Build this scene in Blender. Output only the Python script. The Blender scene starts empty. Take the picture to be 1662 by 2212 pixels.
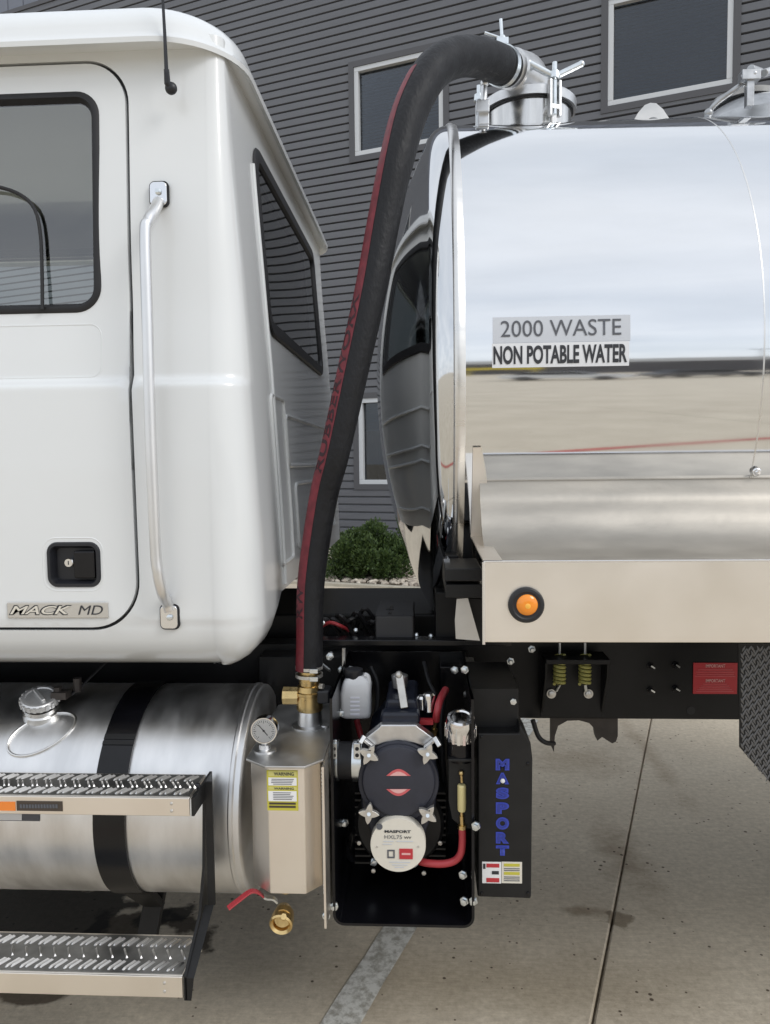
import bpy, math, random
import numpy as np
from mathutils import Vector, Matrix, noise as mnoise
from mathutils.geometry import delaunay_2d_cdt
random.seed(7)
R = math.radians
PI = math.pi
scene = bpy.context.scene
COL = scene.collection

# ------------------------------------------------------------------ camera
F = 1640.0                       # focal length in units of a 1662 x 2212 picture
CAM = Vector((0.0, 0.0, 1.70))
YAW, PITCH, ROLL = R(3.0), R(3.75), R(-0.63)
ROT = Matrix.Rotation(YAW, 3, 'Z') @ Matrix.Rotation(R(90) - PITCH, 3, 'X') @ Matrix.Rotation(ROLL, 3, 'Z')
cd = bpy.data.cameras.new('camera')
cam = bpy.data.objects.new('camera', cd)
COL.objects.link(cam)
cam.matrix_world = Matrix.Translation(CAM) @ ROT.to_4x4()
cd.sensor_fit = 'VERTICAL'
cd.sensor_height = 36.0
cd.lens = 36.0 * F / 2212.0
cd.clip_start = 0.05
cd.clip_end = 3000.0
scene.camera = cam

# ------------------------------------------------------------------ world and sun (overcast daylight)
SUN_EL, SUN_AZ = R(40), R(124)   # azimuth measured from +Y towards +X: behind the camera, to the right
w = bpy.data.worlds.new("World")
scene.world = w
w.use_nodes = True
nt = w.node_tree
nt.nodes.clear()
def wn(t, **k):
    n = nt.nodes.new(t)
    for a, b in k.items():
        setattr(n, a, b)
    return n
wo = wn('ShaderNodeOutputWorld')
bg = wn('ShaderNodeBackground'); bg.inputs['Strength'].default_value = 0.1
sky = wn('ShaderNodeTexSky', sky_type='NISHITA', sun_disc=False)
sky.sun_elevation = SUN_EL
sky.sun_rotation = SUN_AZ
tc = wn('ShaderNodeTexCoord')
sep = wn('ShaderNodeSeparateXYZ')
nt.links.new(tc.outputs['Generated'], sep.inputs[0])
# flatten the direction on a cloud layer so that streaks lie like clouds on a plane
az = wn('ShaderNodeMath', operation='MAXIMUM'); nt.links.new(sep.outputs['Z'], az.inputs[0]); az.inputs[1].default_value = 0.0
ad = wn('ShaderNodeMath', operation='ADD'); nt.links.new(az.outputs[0], ad.inputs[0]); ad.inputs[1].default_value = 0.16
dx = wn('ShaderNodeMath', operation='DIVIDE'); nt.links.new(sep.outputs['X'], dx.inputs[0]); nt.links.new(ad.outputs[0], dx.inputs[1])
dy = wn('ShaderNodeMath', operation='DIVIDE'); nt.links.new(sep.outputs['Y'], dy.inputs[0]); nt.links.new(ad.outputs[0], dy.inputs[1])
cmb = wn('ShaderNodeCombineXYZ'); nt.links.new(dx.outputs[0], cmb.inputs[0]); nt.links.new(dy.outputs[0], cmb.inputs[1])
n1 = wn('ShaderNodeTexNoise'); n1.inputs['Scale'].default_value = 1.1; n1.inputs['Detail'].default_value = 6.0
n1.inputs['Roughness'].default_value = 0.55; n1.inputs['Distortion'].default_value = 0.4
nt.links.new(cmb.outputs[0], n1.inputs['Vector'])
cr = wn('ShaderNodeValToRGB')
cr.color_ramp.elements[0].position = 0.32; cr.color_ramp.elements[0].color = (7.0, 7.5, 8.2, 1)
cr.color_ramp.elements[1].position = 0.68; cr.color_ramp.elements[1].color = (9.1, 9.4, 9.85, 1)
nt.links.new(n1.outputs['Fac'], cr.inputs[0])
mx = wn('ShaderNodeMixRGB'); mx.inputs[0].default_value = 0.86
nt.links.new(sky.outputs[0], mx.inputs[1]); nt.links.new(cr.outputs[0], mx.inputs[2])
nt.links.new(mx.outputs[0], bg.inputs['Color'])
nt.links.new(bg.outputs[0], wo.inputs['Surface'])

sl = bpy.data.lights.new('sun', 'SUN')
sl.energy = 1.0; sl.angle = R(24); sl.color = (1.0, 0.975, 0.94)
so = bpy.data.objects.new('sun', sl); COL.objects.link(so)
sd = Vector((math.sin(SUN_AZ) * math.cos(SUN_EL), math.cos(SUN_AZ) * math.cos(SUN_EL), math.sin(SUN_EL)))
so.rotation_euler = sd.to_track_quat('Z', 'Y').to_euler()
so.location = (6, -6, 12)
scene.view_settings.view_transform = 'Standard'
scene.view_settings.look = 'None'
scene.view_settings.exposure = 0.31
scene.view_settings.gamma = 1.0
scene.view_settings.use_curve_mapping = False
scene.cycles.max_bounces = 10
scene.cycles.glossy_bounces = 6
scene.cycles.transparent_max_bounces = 12
scene.cycles.caustics_reflective = False
scene.cycles.caustics_refractive = False

# ------------------------------------------------------------------ picture measures -> places in the world
def ray(px, py):
    return ROT @ Vector(((px - 831.0) / F, -(py - 1106.0) / F, -1.0))
def W(px, py, Y):
    r = ray(px, py); return CAM + r * (Y / r.y)
def WX(px, py, X):
    r = ray(px, py); return CAM + r * (X / r.x)
def WG(px, py, z=0.0):
    r = ray(px, py); return CAM + r * ((z - CAM.z) / r.z)
def SC(n, Y):
    return n * Y / F

# ------------------------------------------------------------------ materials
def mat(name, col, rough=0.5, metal=0.0, coat=0.0, var=0.0, vscale=8.0, vstretch=(1, 1, 1), bump=0.0, bscale=30.0,
        bstretch=(1, 1, 1), rvar=0.0, col2=None, emit=None, spec=None, aniso=0.0):
    m = bpy.data.materials.new(name); m.use_nodes = True
    t = m.node_tree; b = t.nodes['Principled BSDF']
    b.inputs['Base Color'].default_value = (*col, 1); b.inputs['Roughness'].default_value = rough
    b.inputs['Metallic'].default_value = metal
    if coat: b.inputs['Coat Weight'].default_value = coat; b.inputs['Coat Roughness'].default_value = 0.05
    if spec is not None: b.inputs['Specular IOR Level'].default_value = spec
    if emit: b.inputs['Emission Color'].default_value = (*emit[0], 1); b.inputs['Emission Strength'].default_value = emit[1]
    co = t.nodes.new('ShaderNodeTexCoord')
    def nz(scale, stretch, detail=5.0):
        mp = t.nodes.new('ShaderNodeMapping'); mp.inputs['Scale'].default_value = stretch
        t.links.new(co.outputs['Object'], mp.inputs[0])
        n = t.nodes.new('ShaderNodeTexNoise'); n.inputs['Scale'].default_value = scale; n.inputs['Detail'].default_value = detail
        t.links.new(mp.outputs[0], n.inputs['Vector']); return n
    if var or rvar:
        n = nz(vscale, vstretch)
        if var:
            c2 = col2 or tuple(c * (1 - var) for c in col)
            rp = t.nodes.new('ShaderNodeValToRGB')
            rp.color_ramp.elements[0].position = 0.35; rp.color_ramp.elements[0].color = (*c2, 1)
            rp.color_ramp.elements[1].position = 0.65; rp.color_ramp.elements[1].color = (*col, 1)
            t.links.new(n.outputs['Fac'], rp.inputs[0]); t.links.new(rp.outputs[0], b.inputs['Base Color'])
        if rvar:
            mr = t.nodes.new('ShaderNodeMapRange')
            mr.inputs['From Min'].default_value = 0.3; mr.inputs['From Max'].default_value = 0.7
            mr.inputs['To Min'].default_value = max(0.0, rough - rvar); mr.inputs['To Max'].default_value = rough + rvar
            t.links.new(n.outputs['Fac'], mr.inputs['Value']); t.links.new(mr.outputs[0], b.inputs['Roughness'])
    if bump:
        n = nz(bscale, bstretch, 3.0)
        bp = t.nodes.new('ShaderNodeBump'); bp.inputs['Strength'].default_value = bump; bp.inputs['Distance'].default_value = 0.01
        t.links.new(n.outputs['Fac'], bp.inputs['Height']); t.links.new(bp.outputs[0], b.inputs['Normal'])
    return m

M = {}
M['white'] = mat('white_paint', (0.775, 0.795, 0.80), 0.30, coat=0.6, var=0.035, vscale=1.6)
M['seam'] = mat('black_seal', (0.012, 0.012, 0.014), 0.6)
M['rubber'] = mat('black_rubber', (0.016, 0.016, 0.019), 0.5, var=0.3, vscale=12)
M['hose'] = mat('hose_rubber', (0.013, 0.0135, 0.016), 0.55, spec=0.3, var=0.25, vscale=18, bump=0.3, bscale=90, bstretch=(1, 1, .5), rvar=.1)
M['red_stripe'] = mat('red_stripe', (0.20, 0.022, 0.035), 0.5, var=0.35, vscale=40)
M['stripe_text'] = mat('stripe_lettering', (0.035, 0.012, 0.018), 0.6)
M['steel'] = mat('polished_steel', (0.80, 0.81, 0.82), 0.060, 1.0, var=0.04, vscale=3, vstretch=(1, 1, 4), rvar=0.02,
                 bump=0.008, bscale=5, bstretch=(.5, 1, 2.5))
M['steel_head'] = mat('polished_head', (0.70, 0.71, 0.72), 0.05, 1.0, bump=0.006, bscale=4)
M['alu'] = mat('brushed_aluminium', (0.78, 0.77, 0.75), 0.30, 1.0, var=0.06, vscale=5, vstretch=(.4, 1, 5), rvar=0.06, bump=0.02,
               bscale=40, bstretch=(.15, 1, 1))
M['alu_rail'] = mat('rail_aluminium', (0.92, 0.865, 0.79), 0.36, 1.0, var=0.05, vscale=6, rvar=0.05, bump=0.015, bscale=30)
M['alu_dull'] = mat('dull_aluminium', (0.66, 0.655, 0.64), 0.46, 1.0, var=0.18, vscale=9, vstretch=(1, 1, 1), rvar=0.1, bump=0.03, bscale=60)
M['alu_tank'] = mat('fuel_tank_aluminium', (0.88, 0.88, 0.88), 0.40, 1.0, var=0.20, vscale=9, vstretch=(1.6, .6, .5), rvar=0.09, bump=0.02,
                    bscale=14, bstretch=(1, .4, .4))
M['zinc'] = mat('zinc_plated', (0.80, 0.84, 0.86), 0.28, 1.0, var=0.15, vscale=30)
M['cast'] = mat('cast_metal', (0.70, 0.68, 0.64), 0.42, 0.85, var=0.15, vscale=40, bump=0.05, bscale=120)
M['chrome'] = mat('chrome', (0.85, 0.85, 0.86), 0.12, 1.0)
M['black'] = mat('black_gloss_paint', (0.006, 0.006, 0.008), 0.24, spec=.4, var=0.4, vscale=12, bump=0.02, bscale=9)
M['black_satin'] = mat('black_satin_paint', (0.013, 0.013, 0.0135), 0.46, spec=.35, var=0.3, vscale=14, bump=0.03, bscale=60)
M['frame'] = mat('chassis_black', (0.010, 0.010, 0.011), 0.42, spec=.3, var=0.4, vscale=7, bump=0.03, bscale=25)
M['grey_box'] = mat('grey_plastic', (0.05, 0.05, 0.053), 0.6)
M['navy'] = mat('navy_paint', (0.014, 0.018, 0.034), 0.36, var=0.3, vscale=25, bump=0.05, bscale=80)
M['cover'] = mat('pump_cover', (0.030, 0.032, 0.046), 0.5, var=0.15, vscale=30, bump=0.04, bscale=160)
M['plastic'] = mat('black_plastic', (0.012, 0.013, 0.017), 0.4)
M['brass'] = mat('brass', (0.76, 0.56, 0.26), 0.32, 1.0, var=0.2, vscale=30, rvar=0.08)
M['red_rubber'] = mat('red_tubing', (0.42, 0.045, 0.055), 0.35)
M['red'] = mat('red_print', (0.50, 0.035, 0.045), 0.45)
M['red_light'] = mat('red_lens', (0.62, 0.12, 0.13), 0.3)
M['pink'] = mat('pale_lens_edge', (0.75, 0.42, 0.40), 0.3)
M['bottle'] = mat('milky_plastic', (0.72, 0.73, 0.75), 0.4, var=0.06, vscale=20)
M['white_print'] = mat('white_print', (0.82, 0.82, 0.82), 0.45)
M['cream'] = mat('cream_plate', (0.74, 0.70, 0.61), 0.45, var=0.05, vscale=30)
M['grey_print'] = mat('grey_print', (0.10, 0.105, 0.12), 0.5)
M['ink'] = mat('dark_print', (0.03, 0.032, 0.038), 0.5)
M['decal_grey'] = mat('silver_decal', (0.60, 0.625, 0.67), 0.4)
M['decal_white'] = mat('white_decal', (0.80, 0.81, 0.83), 0.4)
M['blue_print'] = mat('blue_print', (0.035, 0.06, 0.42), 0.4)
M['blue_dark'] = mat('dark_blue_print', (.028, .045, .28), .4)
M['yellow_print'] = mat('yellow_print', (0.55, 0.50, 0.06), 0.45)
M['yellow_pale'] = mat('pale_yellow_print', (0.62, 0.58, 0.20), 0.45)
M['orange_print'] = mat('orange_print', (0.85, 0.25, 0.04), 0.45)
M['brown_print'] = mat('dark_brown_print', (0.06, 0.045, 0.035), 0.5)
M['amber'] = mat('amber_lens', (0.95, 0.30, 0.02), 0.18, coat=0.5)
M['amber_core'] = mat('amber_lens_centre', (1.0, 0.52, 0.08), 0.2)
M['spring'] = mat('yellow_spring_paint', (0.42, 0.40, 0.12), 0.4)
M['sight'] = mat('sight_tube', (0.72, 0.62, 0.30), 0.2)
M['rust'] = mat('dark_casting', (0.06, 0.05, 0.045), 0.6, var=0.4, vscale=20)
M['cladding'] = mat('slate_siding', (0.140, 0.145, 0.160), 0.42, 0.0, var=0.10, vscale=1.5, vstretch=(1, 1, 6))
M['cladding2'] = mat('blue_grey_cladding', (0.17, 0.185, 0.225), 0.45, var=0.08, vscale=2)
M['trim'] = mat('slate_trim', (0.085, 0.085, 0.092), 0.5)
M['window_frame'] = mat('pale_window_frame', (0.60, 0.62, 0.64), 0.4)
M['blind'] = mat('window_blind', (0.09, 0.125, 0.165), 0.5)
M['room'] = mat('dark_room', (0.012, 0.014, 0.022), 0.8)
M['stone'] = mat('river_stone', (0.66, 0.59, 0.49), 0.7, var=0.55, vscale=9, col2=(0.26, 0.21, 0.17))
M['kerb'] = mat('kerb_concrete', (0.47, 0.43, 0.35), 0.75, var=0.15, vscale=10, bump=0.1, bscale=60)
M['leaf'] = mat('shrub_leaf', (0.085, 0.135, 0.032), 0.55, var=0.6, vscale=22, col2=(0.022, 0.048, 0.014))
M['twig'] = mat('shrub_stem', (0.06, 0.045, 0.03), 0.8)
M['interior'] = mat('cab_lining', (0.24, 0.255, 0.265), 0.8, var=0.1)
M['seat'] = mat('seat_fabric', (0.04, 0.042, 0.046), 0.8)
M['tyre'] = mat('tyre_rubber', (0.02, 0.02, 0.021), 0.7)
M['far_dark'] = mat('far_building', (0.10, 0.095, 0.10), 0.7)
M['far_light'] = mat('far_roof', (0.55, 0.55, 0.55), 0.5)
M['car_white'] = mat('car_white_paint', (0.8, 0.8, 0.8), 0.2, coat=0.6)
M['yellow_paint'] = mat('yellow_kerb_paint', (0.70, 0.55, 0.07), 0.5)
M['red_line'] = mat('red_line_paint', (0.50, 0.14, 0.11), 0.7, var=0.3, vscale=3)
M['lamp_grey'] = mat('lamp_pole_grey', (0.2, 0.2, 0.21), 0.5)

def glass(name, tint, refl=1.0, ior=1.5):
    m = bpy.data.materials.new(name); m.use_nodes = True
    t = m.node_tree; t.nodes.clear()
    o = t.nodes.new('ShaderNodeOutputMaterial'); mixn = t.nodes.new('ShaderNodeMixShader')
    tr = t.nodes.new('ShaderNodeBsdfTransparent'); tr.inputs[0].default_value = (*tint, 1)
    gl = t.nodes.new('ShaderNodeBsdfGlossy'); gl.inputs['Roughness'].default_value = 0.01; gl.inputs[0].default_value = (refl, refl, refl, 1)
    fr = t.nodes.new('ShaderNodeFresnel'); fr.inputs[0].default_value = ior
    t.links.new(fr.outputs[0], mixn.inputs[0]); t.links.new(tr.outputs[0], mixn.inputs[1]); t.links.new(gl.outputs[0], mixn.inputs[2])
    t.links.new(mixn.outputs[0], o.inputs[0]); return m
M['cab_glass'] = glass('cab_glass', (0.90, 0.97, 0.97), 1.0, 2.3)
M['far_glass'] = glass('far_glass', (0.95, 1.0, 0.99), 1.0, 1.35)
M['rear_glass'] = glass('rear_glass', (0.30, 0.34, 0.35), 1.0, 1.8)
M['pane'] = glass('window_pane', (0.55, 0.6, 0.66), 1.0, 1.6)
M['gauge_glass'] = glass('gauge_glass', (0.97, 0.97, 0.97), 0.8, 1.3)

def concrete():
    m = bpy.data.materials.new('concrete'); m.use_nodes = True
    t = m.node_tree; b = t.nodes['Principled BSDF']; L = t.links
    co = t.nodes.new('ShaderNodeNewGeometry')
    def nz(scale, detail=6, rough=.55, st=(1, 1, 1)):
        mp = t.nodes.new('ShaderNodeMapping'); mp.inputs['Scale'].default_value = st
        L.new(co.outputs['Position'], mp.inputs[0])
        n = t.nodes.new('ShaderNodeTexNoise'); n.inputs['Scale'].default_value = scale; n.inputs['Detail'].default_value = detail
        n.inputs['Roughness'].default_value = rough; L.new(mp.outputs[0], n.inputs['Vector']); return n.outputs['Fac']
    def ramp(f, p0, c0, p1, c1):
        if p0 < 0 or p1 > 1:
            mr = t.nodes.new('ShaderNodeMapRange'); mr.inputs['From Min'].default_value = p0; mr.inputs['From Max'].default_value = p1
            L.new(f, mr.inputs['Value']); f = mr.outputs['Result']; p0, p1 = 0.0, 1.0
        r = t.nodes.new('ShaderNodeValToRGB'); r.color_ramp.elements[0].position = p0; r.color_ramp.elements[0].color = (*c0, 1)
        r.color_ramp.elements[1].position = p1; r.color_ramp.elements[1].color = (*c1, 1); L.new(f, r.inputs[0]); return r.outputs[0]
    def mul(a, c, fac=1.0):
        x = t.nodes.new('ShaderNodeMixRGB'); x.blend_type = 'MULTIPLY'; x.inputs[0].default_value = fac; L.new(a, x.inputs[1]); L.new(c, x.inputs[2]); return x.outputs[0]
    base = ramp(nz(1.3, 8, .6), .3, (0.55, 0.475, 0.370), .7, (0.68, 0.60, 0.475))
    fine = ramp(nz(38, 7, .75), .25, (0.70, 0.685, 0.66), .72, (1.14, 1.14, 1.14))
    c = mul(base, fine)
    broom = ramp(nz(14, 4, .6, (1, 9, 1)), .3, (0.90, .90, .89), .7, (1.05, 1.05, 1.05))
    c = mul(c, broom)
    # dark pits and spots
    vo = t.nodes.new('ShaderNodeTexVoronoi'); vo.inputs['Scale'].default_value = 21.0
    L.new(co.outputs['Position'], vo.inputs['Vector'])
    addn = t.nodes.new('ShaderNodeMath'); addn.operation = 'MULTIPLY_ADD'
    L.new(nz(4.0, 3), addn.inputs[0]); addn.inputs[1].default_value = -0.40; L.new(vo.outputs['Distance'], addn.inputs[2])
    spots = ramp(addn.outputs[0], -0.135, (0.22, 0.19, 0.17), -0.10, (1, 1, 1))
    c = mul(c, spots)
    # wet oil stains: irregular patches with a place of their own
    def stain(cx, cy, rx, ry, dark, nscale=3.0, amp=.8, edge=.12, seed=0.):
        mp = t.nodes.new('ShaderNodeMapping'); mp.inputs['Location'].default_value = (-cx / rx, -cy / ry, 0); mp.inputs['Scale'].default_value = (1 / rx, 1 / ry, 0)
        L.new(co.outputs['Position'], mp.inputs[0])
        ln = t.nodes.new('ShaderNodeVectorMath'); ln.operation = 'LENGTH'; L.new(mp.outputs[0], ln.inputs[0])
        mp2 = t.nodes.new('ShaderNodeMapping'); mp2.inputs['Location'].default_value = (seed, seed, 0); L.new(co.outputs['Position'], mp2.inputs[0])
        n = t.nodes.new('ShaderNodeTexNoise'); n.inputs['Scale'].default_value = nscale; n.inputs['Detail'].default_value = 5; L.new(mp2.outputs[0], n.inputs['Vector'])
        ma = t.nodes.new('ShaderNodeMath'); ma.operation = 'MULTIPLY_ADD'; L.new(n.outputs['Fac'], ma.inputs[0]); ma.inputs[1].default_value = amp * 2.6
        L.new(ln.outputs['Value'], ma.inputs[2])
        return ramp(ma.outputs[0], amp * 1.3 + .62 - edge, dark, amp * 1.3 + .62 + edge, (1, 1, 1))
    g = WG(90, 1975); c = mul(c, stain(g.x, g.y, .62, .38, (.10, .10, .10), 5.0, .8, .06, 3.))
    g = WG(300, 2015); c = mul(c, stain(g.x, g.y, .34, .22, (.16, .15, .14), 7.0, .8, .08, 8.))
    g = WG(60, 2150); c = mul(c, stain(g.x, g.y, .22, .06, (.22, .2, .18), 9.0, .7, .12, 5.))
    g = WG(1335, 1985); c = mul(c, stain(g.x, g.y, .085, .075, (.50, .47, .43), 16.0, .6, .10, 1.)); g = WG(1265, 1970); c = mul(c, stain(g.x, g.y, .10, .05, (.60, .56, .51), 14.0, .6, .35, 4.))
    g = WG(1352, 1850); c = mul(c, stain(g.x, g.y, .13, .36, (.66, .62, .58), 7.0, .8, .5, 12.)); g = WG(1395, 1620); c = mul(c, stain(g.x, g.y, .06, .8, (.78, .75, .72), 5.0, .8, .5, 32.))
    g = WG(1240, 1640); c = mul(c, stain(g.x, g.y, .35, .30, (.74, .71, .68), 8.0, .6, .4, 15.))
    g = WG(1100, 2120); c = mul(c, stain(g.x, g.y, .9, .2, (.78, .76, .72), 4.0, .6, .5, 22.))
    L.new(c, b.inputs['Base Color'])
    b.inputs['Roughness'].default_value = 0.72
    bp = t.nodes.new('ShaderNodeBump'); bp.inputs['Strength'].default_value = 0.35; bp.inputs['Distance'].default_value = 0.004
    L.new(nz(90, 4, .6), bp.inputs['Height']); L.new(bp.outputs[0], b.inputs['Normal'])
    return m
M['concrete'] = concrete()
def worn_paint():
    m = bpy.data.materials.new('worn_white_paint'); m.use_nodes = True
    t = m.node_tree; b = t.nodes['Principled BSDF']; L = t.links
    co = t.nodes.new('ShaderNodeNewGeometry')
    n = t.nodes.new('ShaderNodeTexNoise'); n.inputs['Scale'].default_value = 26; n.inputs['Detail'].default_value = 8; n.inputs['Roughness'].default_value = .7
    L.new(co.outputs['Position'], n.inputs['Vector'])
    r = t.nodes.new('ShaderNodeValToRGB'); L.new(n.outputs['Fac'], r.inputs[0])
    r.color_ramp.elements[0].position = .40; r.color_ramp.elements[0].color = (.36, .34, .29, 1)
    r.color_ramp.elements[1].position = .56; r.color_ramp.elements[1].color = (.68, .665, .61, 1)
    L.new(r.outputs[0], b.inputs['Base Color']); b.inputs['Roughness'].default_value = .7
    return m
M['stripe'] = worn_paint()

# ------------------------------------------------------------------ mesh helpers
class MB:
    def __init__(s): s.v = []; s.f = []
    def add(s, vs, fs):
        k = len(s.v); s.v += [tuple(v) for v in vs]; s.f += [tuple(i + k for i in f) for f in fs]; return s
    def box(s, x0, x1, y0, y1, z0, z1):
        return s.add([(x0, y0, z0), (x1, y0, z0), (x1, y1, z0), (x0, y1, z0), (x0, y0, z1), (x1, y0, z1), (x1, y1, z1), (x0, y1, z1)],
                     [(0, 3, 2, 1), (4, 5, 6, 7), (0, 1, 5, 4), (1, 2, 6, 5), (2, 3, 7, 6), (3, 0, 4, 7)])
    def obox(s, c, ax, ay, az):
        c = Vector(c); ax = Vector(ax); ay = Vector(ay); az = Vector(az)
        vs = [c + ax * i + ay * j + az * k for k in (-1, 1) for i, j in ((-1, -1), (1, -1), (1, 1), (-1, 1))]
        return s.add(vs, [(0, 3, 2, 1), (4, 5, 6, 7), (0, 1, 5, 4), (1, 2, 6, 5), (2, 3, 7, 6), (3, 0, 4, 7)])
    def bar(s, p, q, wd, th, up=(0, 0, 1)):
        p = Vector(p); q = Vector(q); d = (q - p); u = Vector(up); sd_ = d.cross(u).normalized(); u2 = sd_.cross(d).normalized()
        return s.obox((p + q) / 2, d / 2, sd_ * wd / 2, u2 * th / 2)
    def lathe(s, o, ax, prof, n=32, cap0=True, cap1=True):
        """prof: [(distance along ax, radius)]"""
        o = Vector(o); ax = Vector(ax).normalized(); a = ax.orthogonal().normalized(); b = ax.cross(a)
        k = len(s.v)
        for d, r in prof:
            for i in range(n):
                t = 2 * PI * i / n; s.v.append(tuple(o + ax * d + (a * math.cos(t) + b * math.sin(t)) * r))
        for j in range(len(prof) - 1):
            for i in range(n):
                s.f.append((k + j * n + i, k + j * n + (i + 1) % n, k + (j + 1) * n + (i + 1) % n, k + (j + 1) * n + i))
        if cap0: s.f.append(tuple(k + i for i in reversed(range(n))))
        if cap1: s.f.append(tuple(k + (len(prof) - 1) * n + i for i in range(n)))
        return s
    def cyl(s, p, q, r, n=24, r2=None):
        p = Vector(p); q = Vector(q); return s.lathe(p, q - p, [(0, r), ((q - p).length, r if r2 is None else r2)], n)
    def tube(s, path, r, n=12, caps=True):
        P = [Vector(p) for p in path]; k = len(s.v); m = len(P); rr = r if hasattr(r, '__len__') else [r] * m
        fr = frames(P)
        for j in range(m):
            a, b = fr[j][1], fr[j][2]
            for i in range(n):
                t = 2 * PI * i / n; s.v.append(tuple(P[j] + (a * math.cos(t) + b * math.sin(t)) * rr[j]))
        for j in range(m - 1):
            for i in range(n):
                s.f.append((k + j * n + i, k + j * n + (i + 1) % n, k + (j + 1) * n + (i + 1) % n, k + (j + 1) * n + i))
        if caps:
            s.f.append(tuple(k + i for i in reversed(range(n)))); s.f.append(tuple(k + (m - 1) * n + i for i in range(n)))
        return s
    def prism(s, pts, d):
        """pts: closed 3D polygon, d: extrusion vector"""
        n = len(pts); P = [Vector(p) for p in pts]; d = Vector(d)
        return s.add(P + [p + d for p in P], [tuple(reversed(range(n))), tuple(range(n, 2 * n))] + [(i, (i + 1) % n, n + (i + 1) % n, n + i) for i in range(n)])
    def sphere(s, c, r, n=20, m=12, sx=1, sy=1, sz=1):
        c = Vector(c); k = len(s.v); s.v.append((c.x, c.y, c.z + r * sz))
        for j in range(1, m):
            ph = PI * j / m
            for i in range(n):
                t = 2 * PI * i / n; s.v.append((c.x + r * sx * math.sin(ph) * math.cos(t), c.y + r * sy * math.sin(ph) * math.sin(t), c.z + r * sz * math.cos(ph)))
        s.v.append((c.x, c.y, c.z - r * sz)); e = len(s.v) - 1
        for i in range(n): s.f.append((k, k + 1 + i, k + 1 + (i + 1) % n)); s.f.append((e, k + 1 + (m - 2) * n + (i + 1) % n, k + 1 + (m - 2) * n + i))
        for j in range(m - 2):
            for i in range(n): s.f.append((k + 1 + j * n + i, k + 1 + (j + 1) * n + i, k + 1 + (j + 1) * n + (i + 1) % n, k + 1 + j * n + (i + 1) % n))
        return s
    def grid(s, rows):
        k = len(s.v); n = len(rows[0])
        for r in rows: s.v += [tuple(p) for p in r]
        for j in range(len(rows) - 1):
            for i in range(n - 1): s.f.append((k + j * n + i, k + j * n + i + 1, k + (j + 1) * n + i + 1, k + (j + 1) * n + i))
        return s
def frames(P):
    m = len(P); out = []; T = []
    for j in range(m):
        t = (P[min(j + 1, m - 1)] - P[max(j - 1, 0)])
        T.append(t.normalized())
    a = T[0].orthogonal().normalized()
    for j in range(m):
        a = (a - T[j] * a.dot(T[j])).normalized(); out.append((T[j], a, T[j].cross(a)))
    return out
def catmull(pts, n=8):
    P = [Vector(p) for p in pts]; P = [P[0] * 2 - P[1]] + P + [P[-1] * 2 - P[-2]]; out = []
    for i in range(1, len(P) - 2):
        for j in range(n):
            t = j / n; a, b, c, d = P[i - 1], P[i], P[i + 1], P[i + 2]
            out.append(.5 * ((2 * b) + (c - a) * t + (2 * a - 5 * b + 4 * c - d) * t * t + (-a + 3 * b - 3 * c + d) * t ** 3))
    out.append(P[-2]); return out
def obj(name, mb, m, parent=None, sharp=30, bevel=0.0, label=None, cat=None, group=None, kind=None, loc=None, seg=2, fix=True):
    me = mb if isinstance(mb, bpy.types.Mesh) else bpy.data.meshes.new(name)
    if not isinstance(mb, bpy.types.Mesh):
        vs = mb.v
        if loc is None and parent is not None or loc is None:
            # origin at the centre of the piece
            A = np.array(vs); c = (A.min(0) + A.max(0)) / 2; c[2] = A[:, 2].min()
            cc = Vector(c.tolist()); vs = (A - c).tolist()
        else: cc = Vector(loc)
        me.from_pydata(vs, [], mb.f); me.update()
        if fix:
            import bmesh
            b = bmesh.new(); b.from_mesh(me); bmesh.ops.recalc_face_normals(b, faces=b.faces); b.to_mesh(me); b.free()
        me.shade_smooth()
        if sharp is not None: me.set_sharp_from_angle(angle=R(sharp))
        me.materials.append(M[m] if isinstance(m, str) else m)
    else: cc = Vector(loc)
    o = bpy.data.objects.new(name, me); COL.objects.link(o)
    place(o, cc, parent)
    if bevel:
        b = o.modifiers.new('bevel', 'BEVEL'); b.width = bevel; b.segments = seg; b.limit_method = 'ANGLE'; b.angle_limit = R(35); b.harden_normals = True
    tag(o, label, cat, group, kind)
    return o
WPOS = {}
def place(o, c, parent):
    WPOS[o.name] = Vector(c)
    if parent is not None: o.parent = parent; o.location = Vector(c) - WPOS[parent.name]
    else: o.location = c
def tag(o, label=None, cat=None, group=None, kind=None):
    if label: o['label'] = label
    if cat: o['category'] = cat
    if group: o['group'] = group
    if kind: o['kind'] = kind
def empty(name, loc, label, cat, group=None):
    o = bpy.data.objects.new(name, None); COL.objects.link(o); place(o, Vector(loc), None); o.empty_display_size = .2
    tag(o, label, cat, group); return o
def pbox(x0, y0, x1, y1, Yf, Yb, mb=None):
    """box whose front face (at Yf) spans the picture rectangle"""
    a = W((x0 + x1) / 2, y0, Yf); b = W((x0 + x1) / 2, y1, Yf); l = W(x0, (y0 + y1) / 2, Yf); r = W(x1, (y0 + y1) / 2, Yf)
    return (mb or MB()).box(l.x, r.x, Yf, Yb, b.z, a.z)
def pprism(pts, Y, depth, mb=None):
    return (mb or MB()).prism([W(x, y, Y) for x, y in pts], (0, depth, 0))
def pdisc(px, py, Y, rpx, prof, mb=None, n=40):
    """prof: [(depth behind Y (metres), radius factor)] lathe facing the street side (-Y)"""
    return (mb or MB()).lathe(W(px, py, Y), (0, 1, 0), [(d, SC(rpx, Y) * k) for d, k in prof], n)
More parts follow.
